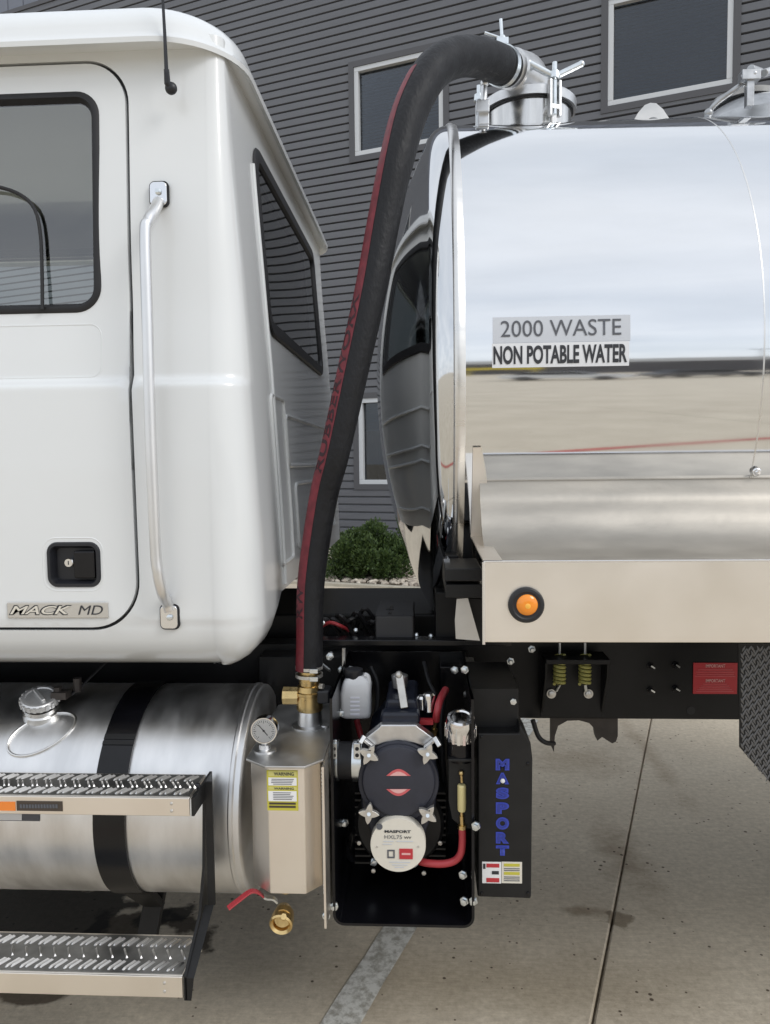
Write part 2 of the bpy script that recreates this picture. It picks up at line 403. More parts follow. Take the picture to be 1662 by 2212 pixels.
def rrect(x0, x1, y0, y1, r, n=6, rs=None):
    rs = rs or (r, r, r, r)   # corners in order: (x1,y1),(x0,y1),(x0,y0),(x1,y0)
    out = []
    for (cx, cy, a0), q in zip(((x1, y1, 0), (x0, y1, 90), (x0, y0, 180), (x1, y0, 270)), rs):
        sx = -1 if cx == x1 else 1; sy = -1 if cy == y1 else 1
        for i in range(n + 1):
            t = R(a0 + 90 * i / n); out.append((cx + sx * q + q * math.cos(t), cy + sy * q + q * math.sin(t)))
    return out
def inside(p, poly):
    x, y = p; c = False; n = len(poly)
    for i in range(n):
        x0, y0 = poly[i]; x1, y1 = poly[(i + 1) % n]
        if (y0 > y) != (y1 > y) and x < (x1 - x0) * (y - y0) / (y1 - y0) + x0: c = not c
    return c
def cdt(outer, holes, pts):
    V = []; E = []
    for lp in [outer] + holes:
        k = len(V); V += [Vector(p) for p in lp]; E += [(k + i, k + (i + 1) % len(lp)) for i in range(len(lp))]
    V += [Vector(p) for p in pts if inside(p, outer) and not any(inside(p, h) for h in holes)]
    vs, es, fs, *_ = delaunay_2d_cdt(V, E, [], 0, 1e-6)
    F_ = []
    for f in fs:
        c = sum((vs[i] for i in f), Vector((0, 0))) / len(f)
        if inside(c, outer) and not any(inside(c, h) for h in holes): F_.append(tuple(f))
    return [tuple(v) for v in vs], F_
_tc = {}
def text2d(s, bold=0.0, shear=0.0, outline=None):
    """lettering as flat triangles; returns verts, faces, width, height (cap height 1)"""
    key = (s, bold, shear)
    if key in _tc: return _tc[key]
    c = bpy.data.curves.new('lettering', 'FONT'); c.body = s; c.size = 1.0; c.offset = bold; c.shear = shear; c.resolution_u = 4
    o = bpy.data.objects.new('lettering', c); COL.objects.link(o)
    dg = bpy.context.evaluated_depsgraph_get(); ev = o.evaluated_get(dg); me = ev.to_mesh()
    vs = [tuple(v.co) for v in me.vertices]; fs = [tuple(p.vertices) for p in me.polygons]; ev.to_mesh_clear()
    bpy.data.objects.remove(o); bpy.data.curves.remove(c)
    A = np.array(vs); mn = A.min(0); mxx = A.max(0)
    vs = [((v[0] - mn[0]), (v[1] - mn[1])) for v in vs]
    _tc[key] = (vs, fs, mxx[0] - mn[0], mxx[1] - mn[1]); return _tc[key]
def put_text(name, s, fn, wd, ht, m, parent, bold=0.0, shear=0.0, split=0):
    """fn(u, v) -> world point; the lettering spans u 0..wd, v 0..ht"""
    vs, fs, w_, h_ = text2d(s, bold, shear)
    mb = MB(); mb.add([fn(x / w_ * wd, y / h_ * ht) for x, y in vs], fs)
    return obj(name, mb, m, parent, sharp=None, fix=False)
def flat_fn(px0, py1, Y):
    o = W(px0, py1, Y)
    return lambda u, v: o + Vector((u, 0, v))
def ptext(name, s, x0, y0, x1, y1, Y, m, parent, bold=0.0, shear=0.0):
    o = W(x0, y1, Y); wd = W(x1, y1, Y).x - o.x; ht = W(x0, y0, Y).z - o.z
    return put_text(name, s, lambda u, v: o + Vector((u, 0, v)), wd, ht, m, parent, bold, shear)

# ================================================================== THE SETTING
g = MB(); g.add([(-400, -400, -.028), (400, -400, -.028), (400, 400, -.028), (-400, 400, -.028)], [(0, 1, 2, 3)])
ground = obj('ground', g, 'concrete', kind='structure', loc=(0, 0, 0))
A_ = Vector((.9417, -.3363, 0)).normalized()       # along the building, to the right
N_ = Vector((-.3363, -.9417, 0)).normalized()      # out of the wall, towards the street
J0 = (WG(1400, 1555) + WG(1292, 2205)) / 2
# slab grid lined up with the building
SW, SL, GAP = 3.66, 5.2, .008
jmid = J0 + N_ * 2.75
slab_me = None
for i in range(-4, 5):
    for j in range(-2, 4):
        u0 = i * SW; v0 = (j - 1) * SL
        if slab_me is None:
            mb = MB(); rr_ = .006
            lx, ly = SW / 2 - GAP / 2, SL / 2 - GAP / 2
            c1 = [A_ * a * (lx - rr_) + N_ * b * (ly - rr_) for a, b in ((-1, -1), (1, -1), (1, 1), (-1, 1))]
            c2 = [A_ * a * lx + N_ * b * ly for a, b in ((-1, -1), (1, -1), (1, 1), (-1, 1))]
            mb.add([p for p in c1] + [p - Vector((0, 0, .005)) for p in c2] + [p - Vector((0, 0, .04)) for p in c2],
                   [(0, 3, 2, 1), (0, 1, 5, 4), (1, 2, 6, 5), (2, 3, 7, 6), (3, 0, 4, 7), (4, 5, 9, 8), (5, 6, 10, 9), (6, 7, 11, 10), (7, 4, 8, 11)])
            c = jmid + A_ * (u0 + SW / 2) + N_ * (v0 + SL / 2); c.z = 0
            so_ = obj('concrete_slab', mb, 'concrete', ground, sharp=20, loc=c); slab_me = so_.data
        else:
            c = jmid + A_ * (u0 + SW / 2) + N_ * (v0 + SL / 2); c.z = 0
            obj('concrete_slab', slab_me, None, ground, loc=c)
# parking stripe
print('JOINT dir', (WG(1400,1555)-WG(1292,2205)).normalized(), 'stripe', (WG(865,2003)-WG(735,2212)).normalized(), N_)
p0 = WG(735, 2212); p1 = WG(865, 2003); d = (p1 - p0).normalized(); s_ = Vector((-d.y, d.x, 0)) * .058
mb = MB(); a = p0 - d * 1.6; b = p1 + d * 2.4
n_ = 40; L0 = []; L1 = []
for i in range(n_ + 1):
    q = a.lerp(b, i / n_); L0.append(q + s_ * (1 + random.uniform(-.05, .05)) + Vector((0, 0, .004))); L1.append(q - s_ * (1 + random.uniform(-.05, .05)) + Vector((0, 0, .004)))
mb.grid([L0, L1])
obj('parking_line', mb, 'stripe', ground, sharp=None)
# red line painted on the lot behind the photographer
mb = MB(); mb.bar((-5, 1.73, .004), (14, -5.05, .004), .10, .002)
obj('red_line', mb, 'red_line', ground)

# ------------------------------------------------------------------ building
WO = W(765, 240, 14.5); WO.z = 0
def wp(u, z, d=0.0): return WO + A_ * u + N_ * d + Vector((0, 0, z))
def on_wall(px, py):
    r = ray(px, py); t = (WO - CAM).dot(N_) / r.dot(N_); p = CAM + r * t
    return (p - WO).dot(A_), p.z
bld = empty('building', wp(0, 0), 'dark slate grey office building clad in horizontal ribbed siding behind the truck', 'building')
Z_TOP, Z_SPLIT, U0, U1 = 14.2, on_wall(60, 22)[1], -26.0, 13.0
ua, zt = on_wall(765, 148); zb = on_wall(765, 340)[1]; ub = on_wall(958, 200)[0]
uc = on_wall(1312, 230)[0]; zb2 = on_wall(1312, 232)[1]; ud = on_wall(1583, 100)[0]; zt2 = on_wall(1312, 3)[1]
zl1 = on_wall(765, 862)[1]; zl0 = on_wall(765, 1046)[1]
wins = [(ua, ub, zb, zt), (uc, ud, zb2, zt2), (ua, ub, zl0, zl1), (uc, ud, zl0, zl1),
        (ua - 6.2, ub - 6.2, zb, zt), (ua - 6.2, ub - 6.2, zl0, zl1), (ua - 12.5, ub - 12.5, zl0, zl1)]
TR = .105
holes = [(a - TR, b + TR, c - TR, d + TR) for a, b, c, d in wins]
def wrow(px, py, dz):
    u_, z_ = on_wall(px, py); r_ = [(ROT.transposed() @ (wp(u_, z_ + q) - CAM)) for q in (0, dz)]; return [F * q.y / -q.z for q in r_]
for q in ((1295, 150), (750, 240)): rr0 = wrow(q[0], q[1], .1385); print('PITCH px', rr0[1] - rr0[0])
pitch = .148
nrow = int(Z_SPLIT / pitch) + 1
me_cache = {}
z = Z_SPLIT - nrow * pitch
for k in range(nrow):
    z0 = z + k * pitch; z1 = z0 + pitch; zm = (z0 + z1) / 2
    cuts = sorted((h[0], h[1]) for h in holes if h[2] < zm < h[3])
    segs = []; cur = U0
    for a, b in cuts: segs.append((cur, a)); cur = b
    segs.append((cur, U1))
    for a, b in segs:
        L_ = round(b - a, 3)
        if L_ not in me_cache:
            prof = [(0, -.022), (.026, -.026), (.030, .026), (.034, .032), (pitch - .006, .036), (pitch - .001, .030), (pitch, -.022)]
            mb = MB(); r0 = [A_ * 0 + N_ * dd + Vector((0, 0, zz)) for zz, dd in prof]; r1 = [p + A_ * L_ for p in r0]
            mb.grid([r0, r1]); mb.f = [tuple(reversed(f)) for f in mb.f]
            o = obj('siding_panel', mb, 'cladding', bld, sharp=50, loc=wp(a, z0), fix=False); me_cache[L_] = o.data
        else: obj('siding_panel', me_cache[L_], None, bld, loc=wp(a, z0))
# wall behind, upper vertical cladding, band, roof edge
mb = MB(); mb.add([wp(U0, 0, -.02), wp(U1, 0, -.02), wp(U1, Z_TOP, -.02), wp(U0, Z_TOP, -.02)], [(0, 1, 2, 3)])
# back wall is a ring of strips so that the windows stay open
def wall_sheet(d, z0, z1):
    ys = sorted({z0, z1, *[h[2] for h in holes], *[h[3] for h in holes]}); xs = sorted({U0, U1, *[h[0] for h in holes], *[h[1] for h in holes]})
    m_ = MB()
    for i in range(len(xs) - 1):
        for j in range(len(ys) - 1):
            cx, cz = (xs[i] + xs[i + 1]) / 2, (ys[j] + ys[j + 1]) / 2
            if any(h[0] < cx < h[1] and h[2] < cz < h[3] for h in holes): continue
            m_.add([wp(xs[i], ys[j], d), wp(xs[i + 1], ys[j], d), wp(xs[i + 1], ys[j + 1], d), wp(xs[i], ys[j + 1], d)], [(0, 1, 2, 3)])
    return m_
obj('wall', wall_sheet(-.034, 0, Z_TOP), 'trim', bld)
mb = MB()
for a_, b_, p_, q_ in ((wp(U0, 0, -12), wp(U1, 0, -12), 0, 0),): mb.add([a_, b_, b_ + Vector((0, 0, Z_TOP)), a_ + Vector((0, 0, Z_TOP))], [(0, 1, 2, 3)])
for u in (U0, U1): mb.add([wp(u, 0, 0), wp(u, 0, -12), wp(u, Z_TOP, -12), wp(u, Z_TOP, 0)], [(0, 1, 2, 3)])
obj('side_wall', mb, 'cladding', bld)
mb = MB(); mb.add([wp(U0, Z_TOP, .2), wp(U1, Z_TOP, .2), wp(U1, Z_TOP, -12), wp(U0, Z_TOP, -12)], [(0, 1, 2, 3)]); obj('roof', mb, 'trim', bld)
pw = .46; u = U0; vp_me = None
while u < U1 - .1:
    if vp_me is None:
        mb = MB(); prof = [(0, 0), (.012, .03), (pw - .022, .03), (pw - .010, 0)]
        hgt = Z_TOP - Z_SPLIT - .09
        r0 = [A_ * x + N_ * dd for x, dd in prof]; mb.grid([r0, [p + Vector((0, 0, hgt)) for p in r0]])
        o = obj('cladding_panel', mb, 'cladding2', bld, sharp=30, loc=wp(u, Z_SPLIT + .09), fix=False); vp_me = o.data
    else: obj('cladding_panel', vp_me, None, bld, loc=wp(u, Z_SPLIT + .09))
    u += pw
mb = MB(); c = wp((U0 + U1) / 2, Z_SPLIT + .045, .03); mb.obox(c, A_ * (U1 - U0) / 2, N_ * .03, (0, 0, .045)); obj('flashing', mb, 'trim', bld)
# windows
def wbox(mb, u0, u1, z0, z1, d0, d1):
    return mb.obox(wp((u0 + u1) / 2, (z0 + z1) / 2, (d0 + d1) / 2), A_ * (u1 - u0) / 2, N_ * (d1 - d0) / 2, (0, 0, (z1 - z0) / 2))
def ringbox(u0, u1, z0, z1, t, d0, d1):
    mb = MB(); wbox(mb, u0, u1, z1 - t, z1, d0, d1); wbox(mb, u0, u1, z0, z0 + t, d0, d1)
    wbox(mb, u0, u0 + t, z0 + t, z1 - t, d0, d1); wbox(mb, u1 - t, u1, z0 + t, z1 - t, d0, d1); return mb
for wi, (a, b, c, d_) in enumerate(wins):
    tr = obj('window', ringbox(a - TR, b + TR, c - TR, d_ + TR, TR, -.14, .05), 'trim', bld)
    FT = .085
    obj('window_frame', ringbox(a, b, c, d_, FT, -.10, .035), 'window_frame', tr, bevel=.006)
    mb = MB(); wbox(mb, a + FT, b - FT, c + FT, d_ - FT, -.062, -.05); obj('pane', mb, 'pane', tr)
    low = wi in (2, 3, 5, 6)
    zlo = c + (d_ - c) * .62 if low else c + .02
    mb = MB(); zz = zlo
    while zz < d_ - FT:
        q = wp(0, zz, -.13); mb.add([wp(a + .03, zz, -.115), wp(b - .03, zz, -.115), wp(b - .03, zz + .058, -.150), wp(a + .03, zz + .058, -.150)], [(0, 1, 2, 3)]); zz += .060
    obj('blind', mb, 'blind', tr, sharp=None, fix=False)
    mb = MB(); q0, q1 = -.15, -.9
    mb.add([wp(a, c, q1), wp(b, c, q1), wp(b, d_, q1), wp(a, d_, q1), wp(a, c, q0), wp(b, c, q0), wp(b, d_, q0), wp(a, d_, q0)],
           [(0, 1, 2, 3), (0, 4, 5, 1), (3, 2, 6, 7), (0, 3, 7, 4), (1, 5, 6, 2)]); obj('window_recess', mb, 'room', tr, fix=False)

# ------------------------------------------------------------------ gravel bed, kerb, shrub
kp = WG(800, 1270); kv = (kp - WO).dot(N_)
mb = MB(); c = wp(-6, .04, kv); mb.obox(wp(-6, .0, kv), A_ * 19, N_ * .05, (0, 0, .05))
obj('kerb', mb, 'kerb', bevel=.015, label='thin pale concrete kerb edging the gravel bed before the building', cat='kerb')
mb = MB(); uu0 = -13.; 
mb.add([wp(-25, .03, .0), wp(13, .03, .0), wp(13, .03, kv - .07), wp(-25, .03, kv - .07)], [(0, 1, 2, 3)])
obj('gravel_base', mb, mat('bed_soil', (.16, .13, .10), .9), kind='structure')
sh = WG(798, 1250); ushr = (sh - WO).dot(A_); vshr = (sh - WO).dot(N_)
mb = MB(); icos = []
t_ = (1 + 5 ** .5) / 2
iv = [Vector(v).normalized() for v in [(-1, t_, 0), (1, t_, 0), (-1, -t_, 0), (1, -t_, 0), (0, -1, t_), (0, 1, t_), (0, -1, -t_), (0, 1, -t_), (t_, 0, -1), (t_, 0, 1), (-t_, 0, -1), (-t_, 0, 1)]]
ifc = [(0, 11, 5), (0, 5, 1), (0, 1, 7), (0, 7, 10), (0, 10, 11), (1, 5, 9), (5, 11, 4), (11, 10, 2), (10, 7, 6), (7, 1, 8), (3, 9, 4), (3, 4, 2), (3, 2, 6), (3, 6, 8), (3, 8, 9), (4, 9, 5), (2, 4, 11), (6, 2, 10), (8, 6, 7), (9, 8, 1)]
rs = random.Random(3)
for i in range(5200):
    u = ushr + rs.uniform(-2.4, 2.6); v = rs.uniform(.05, kv - .1)
    s = rs.uniform(.022, .05); e = (s * rs.uniform(.9, 1.5), s, s * rs.uniform(.5, .8)); rz = rs.uniform(0, PI); tl = rs.uniform(-.5, .5)
    rm = Matrix.Rotation(rz, 3, 'Z') @ Matrix.Rotation(tl, 3, 'X'); c = wp(u, .035 + rs.uniform(0, .03), v)
    mb.add([c + rm @ Vector((q.x * e[0] * rs.uniform(.8, 1.1), q.y * e[1], q.z * e[2])) for q in iv], ifc)
obj('gravel', mb, 'stone', kind='stuff', sharp=None, fix=False, label='bed of pale tan and brown river stones around the shrub')
shr = empty('shrub', wp(ushr, .03, vshr), 'low round dark green juniper shrub in the gravel bed before the building', 'shrub')
mb = MB(); rs = random.Random(11)
clumps = []
RX, RZ = .64, .76
for i in range(120):
    th = rs.uniform(0, 2 * PI); ph = math.acos(rs.uniform(-.05, 1)); q = rs.uniform(.4, .95)
    clumps.append((Vector((math.sin(ph) * math.cos(th) * RX * q, math.sin(ph) * math.sin(th) * RX * q, .16 + math.cos(ph) * (RZ - .16) * q)), rs.uniform(.11, .19)))
base = wp(ushr, 0, vshr)
for c, r in clumps:
    for k in range(330):
        dv = Vector((rs.gauss(0, 1), rs.gauss(0, 1), rs.gauss(0, 1))).normalized()
        p = base + c + dv * r * rs.uniform(.55, 1.08)
        if p.z < .05: continue
        up = (dv + Vector((0, 0, .6)) + Vector((rs.uniform(-.4, .4), rs.uniform(-.4, .4), rs.uniform(-.4, .4)))).normalized()
        sd2 = up.orthogonal().normalized(); sd2 = Matrix.Rotation(rs.uniform(0, 6.3), 3, up) @ sd2
        l = rs.uniform(.022, .042); ww = l * .42
        mb.add([p - sd2 * ww, p + sd2 * ww, p + up * l + sd2 * ww * .3, p + up * l - sd2 * ww * .3], [(0, 1, 2, 3)])
obj('foliage', mb, 'leaf', shr, sharp=None, fix=False, kind='stuff')
mb = MB()
for i in range(14):
    th = i * 2.4; c = clumps[i * 5][0]; mb.tube([base + Vector((0, 0, .02)), base + c * .5 + Vector((0, 0, .08)), base + c], [.018, .012, .005], 6)
obj('stem', mb, 'twig', shr)

# ------------------------------------------------------------------ what the polished tank mirrors: the lot behind the photographer
fb = empty('warehouse', (20, -74, 0), 'low dark warehouse far behind the photographer, mirrored in the tank', 'building')
mb = MB(); mb.box(-12, 78, -84, -70, 0, 5.4); obj('wall', mb, 'far_dark', fb)
mb = MB(); mb.box(-12.4, 78.4, -84.4, -69.6, 5.4, 7.0); obj('roof', mb, 'far_light', fb)
def car(name, x, y, rot, label, paint='car_white'):
    t = empty(name, (x, y, 0), label, 'car')
    Mx = Matrix.Translation((x, y, 0)) @ Matrix.Rotation(rot, 4, 'Z')
    def part(n, mbx, m, par=t, bevel=0.0):
        mbx.v = [tuple(Mx @ Vector(v)) for v in mbx.v]; return obj(n, mbx, m, par, bevel=bevel)
    mb = MB(); mb.prism([(-2.3, -.9, .35), (2.3, -.9, .35), (2.35, -.9, .75), (1.3, -.9, .98), (-2.2, -.9, 1.02), (-2.35, -.9, .8)], (0, 1.8, 0)); part('body', mb, paint, bevel=.06)
    mb = MB(); mb.prism([(-1.9, -.78, 1.0), (1.15, -.78, .98), (.45, -.7, 1.48), (-1.5, -.7, 1.5)], (0, 1.5, 0)); cb = part('cabin', mb, 'plastic', bevel=.05)
    mb = MB(); mb.box(-1.45, .42, -.68, .70, 1.49, 1.54); part('roof', mb, paint, bevel=.03)
    for sx in (-1.45, 1.4):
        for sy in (-.86, .86):
            mb = MB(); mb.lathe((sx, sy - .1, .34), (0, 1, 0), [(0, .2), (.0, .33), (.03, .35), (.17, .35), (.2, .33), (.2, .2)], 24); part('wheel', mb, 'tyre')
car('parked_car', 5.2, -24, .35, 'white parked car behind the photographer, mirrored at the left end of the tank')
M['car_grey'] = mat('car_grey_paint', (.10, .10, .11), .25, coat=.5); M['car_maroon'] = mat('car_maroon_paint', (.12, .03, .04), .25, coat=.5); M['car_black'] = mat('car_black_paint', (.02, .02, .022), .25, coat=.5)
for nx, ny, pt, lbl in ((10.8, -26.0, 'car_grey', 'grey parked car beside the white one, mirrored in the tank'), (16.4, -27.4, 'car_black', 'black parked car left of the maroon one, mirrored in the tank'),
                        (22.0, -28.6, 'car_maroon', 'maroon parked car in the mirrored row behind the photographer'), (27.6, -30.0, 'car_grey', 'dark grey parked car at the far end of the mirrored row')):
    car('parked_car', nx, ny, -.22, lbl, pt)
lp = empty('lamp_post', (24, -52, 0), 'tall grey lamp post standing in the lot behind the photographer', 'lamp post')
mb = MB(); mb.cyl((24, -52, 0), (24, -52, 8.5), .1, 12, .06); obj('pole', mb, 'lamp_grey', lp)
mb = MB(); mb.box(23.2, 24.8, -52.15, -51.85, 8.5, 8.62); obj('lamp_head', mb, 'lamp_grey', lp)
mb = MB(); mb.box(2.6, 8.2, -50, -49.7, 2.2, 3.0); mb.box(3.0, 3.2, -49.95, -49.75, 0, 2.2); mb.box(7.6, 7.8, -49.95, -49.75, 0, 2.2); obj('barrier', mb, 'yellow_paint', label='yellow height barrier bar on two posts far behind the photographer', cat='barrier', bevel=.03)

# ================================================================== THE TRUCK
truck = empty('tanker_truck', (0, 2.98, 0), 'white cab truck carrying a polished steel vacuum tank and pump', 'truck')
T = truck
# ------------------------------------------------------------------ cab shell
YN, YFAR, XR, XF, RC = 1.93, 3.97, -.466, -2.75, .092
def seg_arc(cx, cy, r, a0, a1, n): return [(cx + r * math.cos(R(a0 + (a1 - a0) * i / n)), cy + r * math.sin(R(a0 + (a1 - a0) * i / n)), math.cos(R(a0 + (a1 - a0) * i / n)), math.sin(R(a0 + (a1 - a0) * i / n))) for i in range(n + 1)]
plan = []     # counter-clockwise seen from above, starting mid front
plan += [(XF, (YN + YFAR) / 2, -1, 0)]
plan += seg_arc(XF + RC, YN + RC, RC, 180, 270, 10)
plan += seg_arc(XR - RC, YN + RC, RC, 270, 360, 14)
plan += seg_arc(XR - RC * 1.6, YFAR - RC * 1.6, RC * 1.6, 0, 90, 12)
plan += seg_arc(XF + RC, YFAR - RC, RC, 90, 180, 8)
plan += [(XF, (YN + YFAR) / 2, -1, 0)]
SS = [0.0]
for i in range(1, len(plan)): SS.append(SS[-1] + math.hypot(plan[i][0] - plan[i - 1][0], plan[i][1] - plan[i - 1][1]))
def plan_at(s):
    s = max(0, min(SS[-1], s)); i = 1
    while i < len(SS) - 1 and SS[i] < s: i += 1
    t = (s - SS[i - 1]) / max(1e-9, SS[i] - SS[i - 1]); a, b = plan[i - 1], plan[i]
    n = Vector((a[2] + (b[2] - a[2]) * t, a[3] + (b[3] - a[3]) * t)).normalized()
    return Vector((a[0] + (b[0] - a[0]) * t, a[1] + (b[1] - a[1]) * t)), n
ZB, ZT = 1.152, 2.80
def sm(a, b, x):
    t = max(0, min(1, (x - a) / (b - a))); return t * t * (3 - 2 * t)
ZC = W(560, 829, YN).z            # belt crease
def ins(z, n):
    v = 0.0
    rb = .13
    tk = 1.0; v -= .034 * max(0.0, n.x) * (1 - sm(1.25, 2.2, z))
    if z < ZB + rb: q = ZB + rb - z; v += tk * rb - math.sqrt(max(0, rb * rb - min(q, rb * .97) ** 2))
    side = abs(n.y)
    v += side * (.022 * sm(ZC - .002, ZC + .028, z) + .012 * sm(ZC + .03, ZC + .25, z) + .030 * sm(ZC + .25, ZT, z))
    v += (1 - side) * (.045 * sm(1.9, ZT, z))
    if z < 1.34: v += side * .006 * sm(1.30, 1.275, z) if z < 1.31 else 0
    return v
def cabP(s, z, off=0.0):
    p, n = plan_at(s); q = p - n * (ins(z, n) - off); return Vector((q.x, q.y, z))
S_N0 = SS[11]                      # where the near side's straight part begins (X = XF+RC)
def sN(X): return S_N0 + (X - (XF + RC))
i_r0 = 1 + 11 + 14                 # index of the last vertex of the rear-near arc
S_R0 = SS[i_r0]
def sR(Y): return S_R0 + (Y - (YN + RC))
i_f0 = 1 + 11 + 15 + 12
S_F0 = SS[i_f0]
def sF(X): return S_F0 + ((XR - RC * 1.6) - X)
def nearXZ(px, py, Y=YN + .01): p = W(px, py, Y); return p.x, p.z
# door outline (in X, Z on the near side)
dl = -1.86
dxr_t, _ = nearXZ(276, 300, YN + .05); dxr_b, _ = nearXZ(303, 1200)
_, dz_t = nearXZ(150, 131, YN + .06); _, dz_b = nearXZ(150, 1361)
rt, rb_ = SC(92, 1.97), SC(112, 1.95)
door_o = rrect(dl, 0, dz_b, dz_t, .1, 10, (rt, .12, .12, rb_))
def dskew(p, right):
    x, z = p
    return (x if x < dl + .3 else x, z)
door_xz = []
for x, z in rrect(dl, 1.0, dz_b, dz_t, .1, 12, (rt, .12, .12, rb_)):
    # x measured from a slanting right edge
    xr = dxr_b + (dxr_t - dxr_b) * (z - dz_b) / (dz_t - dz_b)
    door_xz.append((x if x < 0 and x <= dl + .2 else x - 1.0 + xr, z))
wx_r = nearXZ(214, 450, YN + .05)[0]; wz_t = nearXZ(100, 210, YN + .07)[1]; wz_b = nearXZ(100, 672, YN + .03)[1]
win_xz = rrect(-1.66, wx_r, wz_b, wz_t, .05, 8, (SC(46, 1.98), .05, .05, SC(52, 1.95)))
def shrink(poly, d):
    n = len(poly); out = []
    for i in range(n):
        a, b, c = Vector(poly[i - 1]), Vector(poly[i]), Vector(poly[(i + 1) % n])
        e = (b - a); f = (c - b)
        if e.length < 1e-7: e = f
        if f.length < 1e-7: f = e
        e.normalize(); f.normalize(); n1_ = Vector((-e.y, e.x)); n2_ = Vector((-f.y, f.x)); m_ = (n1_ + n2_)
        m_ = m_ / max(.3, m_.length) if m_.length else n1_
        k_ = 1 / max(.5, m_.dot(n1_)); out.append(tuple(b + m_ * d * k_))
    return out
def dense(poly, mx_):
    out = []
    for i in range(len(poly)):
        a, b = Vector(poly[i]), Vector(poly[(i + 1) % len(poly)]); k = max(1, int((b - a).length / mx_))
        for j in range(k): out.append(tuple(a.lerp(b, j / k)))
    return out
to_s = lambda poly: [(sN(x), z) for x, z in poly]
door_hole = dense(to_s(door_xz), .04)
door_out = dense(to_s(shrink(door_xz, .0085)), .04)
win_hole = dense(to_s(win_xz), .04)
# rear window
rw = [WX(570, 318, XR), WX(590, 712, XR), WX(697, 797, XR), WX(690, 553, XR)]
ry0 = (rw[0].y + rw[1].y) / 2; ry1 = (rw[2].y + rw[3].y) / 2; rz1 = (rw[0].z + rw[3].z) / 2; rz0 = (rw[1].z + rw[2].z) / 2
rear_hole = dense(rrect(sR(ry0), sR(ry1), rz0, rz1, .05, 6), .05)
far_hole = dense(rrect(sF(wx_r - .05), sF(-1.66 + .02), wz_b, wz_t, .06, 6)[::1], .06)
if far_hole[0][0] > 1e9: pass
far_hole = dense(rrect(min(sF(-.80), sF(-2.30)), max(sF(-.80), sF(-2.30)), wz_b + .0, 2.772, .06, 6), .06)
front_holes = [dense(rrect(.02, S_N0 - RC * 1.57 - .02, 2.0, 2.68, .05, 5), .08)]
front_holes.append(dense(rrect(SS[-1] - (S_N0 - RC * 1.57) + .02, SS[-1] - .02, 2.0, 2.68, .05, 5), .08))
zs = [ZB + .002, ZB + .012, ZB + .03, ZB + .055, ZB + .085, ZB + .115, ZB + .14] + [1.27, 1.285, 1.30, 1.315]
zz = 1.36
while zz < ZT: zs.append(zz); zz += .05
zs += [ZC - .012, ZC - .003, ZC + .003, ZC + .010, ZC + .018, ZC + .026, ZC + .035, ZT]
zs = sorted(set(zs))
ss_ = sorted(set([round(s, 4) for s in SS] + [round(k * .06, 4) for k in range(1, int(SS[-1] / .06) + 1)]))
pts = [(s + random.uniform(-1e-4, 1e-4), z) for s in ss_[1:-1] for z in zs[1:-1]]
def zbot(s):
    a, b = sR(YN + RC + .05), sR(YFAR - RC * 1.6)
    return zs[0] + (1.315 - zs[0]) * sm(a, a + .16, s) * (1 - sm(b + .1, b + .3, s))
outer = [(0, zs[0])] + [(s, zbot(s)) for s in ss_[1:-1]] + [(SS[-1], zs[0])] + [(SS[-1], z) for z in zs[1:-1]] + [(SS[-1], zs[-1])] + [(s, zs[-1]) for s in reversed(ss_[1:-1])] + [(0, zs[-1])] + [(0, z) for z in reversed(zs[1:-1])]
def rim(vs2, fs, P, N, depth):
    """3D skin from 2D triangles plus a returned edge of the given depth along the boundary"""
    V = [P(*p) for p in vs2]; cnt = {}
    for f in fs:
        for i in range(len(f)):
            e = (f[i], f[(i + 1) % len(f)]); cnt[e] = cnt.get(e, 0) + 1
    mb = MB(); mb.add(V, fs); idx = {}
    for (a, b) in list(cnt):
        if (b, a) not in cnt:
            for q in (a, b):
                if q not in idx: idx[q] = len(mb.v); mb.v.append(tuple(P(vs2[q][0], vs2[q][1], -depth)))
            mb.f.append((b, a, idx[a], idx[b]))
    return mb
vs2, fs2 = cdt(outer, [door_hole, rear_hole, far_hole] + front_holes, pts)
shell = obj('cab_shell', rim(vs2, fs2, cabP, None, .035), 'white', T, sharp=38)
vs2, fs2 = cdt(outer, [dense(to_s(shrink(door_xz, -.004)), .05), shrink(rear_hole, 0), far_hole] + front_holes, [(s, z) for s, z in pts if random.random() < .25])
mb = MB(); mb.add([cabP(s, z, -.05) for s, z in vs2], [tuple(reversed(f)) for f in fs2])
obj('cab_lining', mb, 'interior', shell, sharp=None, fix=False)
# seal behind the door gap
def ribbon(pa, pb, P, off):
    mb = MB(); n = len(pa); mb.add([P(*p, off) for p in pa] + [P(*p, off) for p in pb], [(i, (i + 1) % n, n + (i + 1) % n, n + i) for i in range(n)]); return mb
sa = to_s(shrink(door_xz, -.012)); sb = to_s(shrink(door_xz, .025))
obj('door_seal', ribbon(sa, sb, cabP, -.014), 'seam', shell, sharp=None, fix=False)
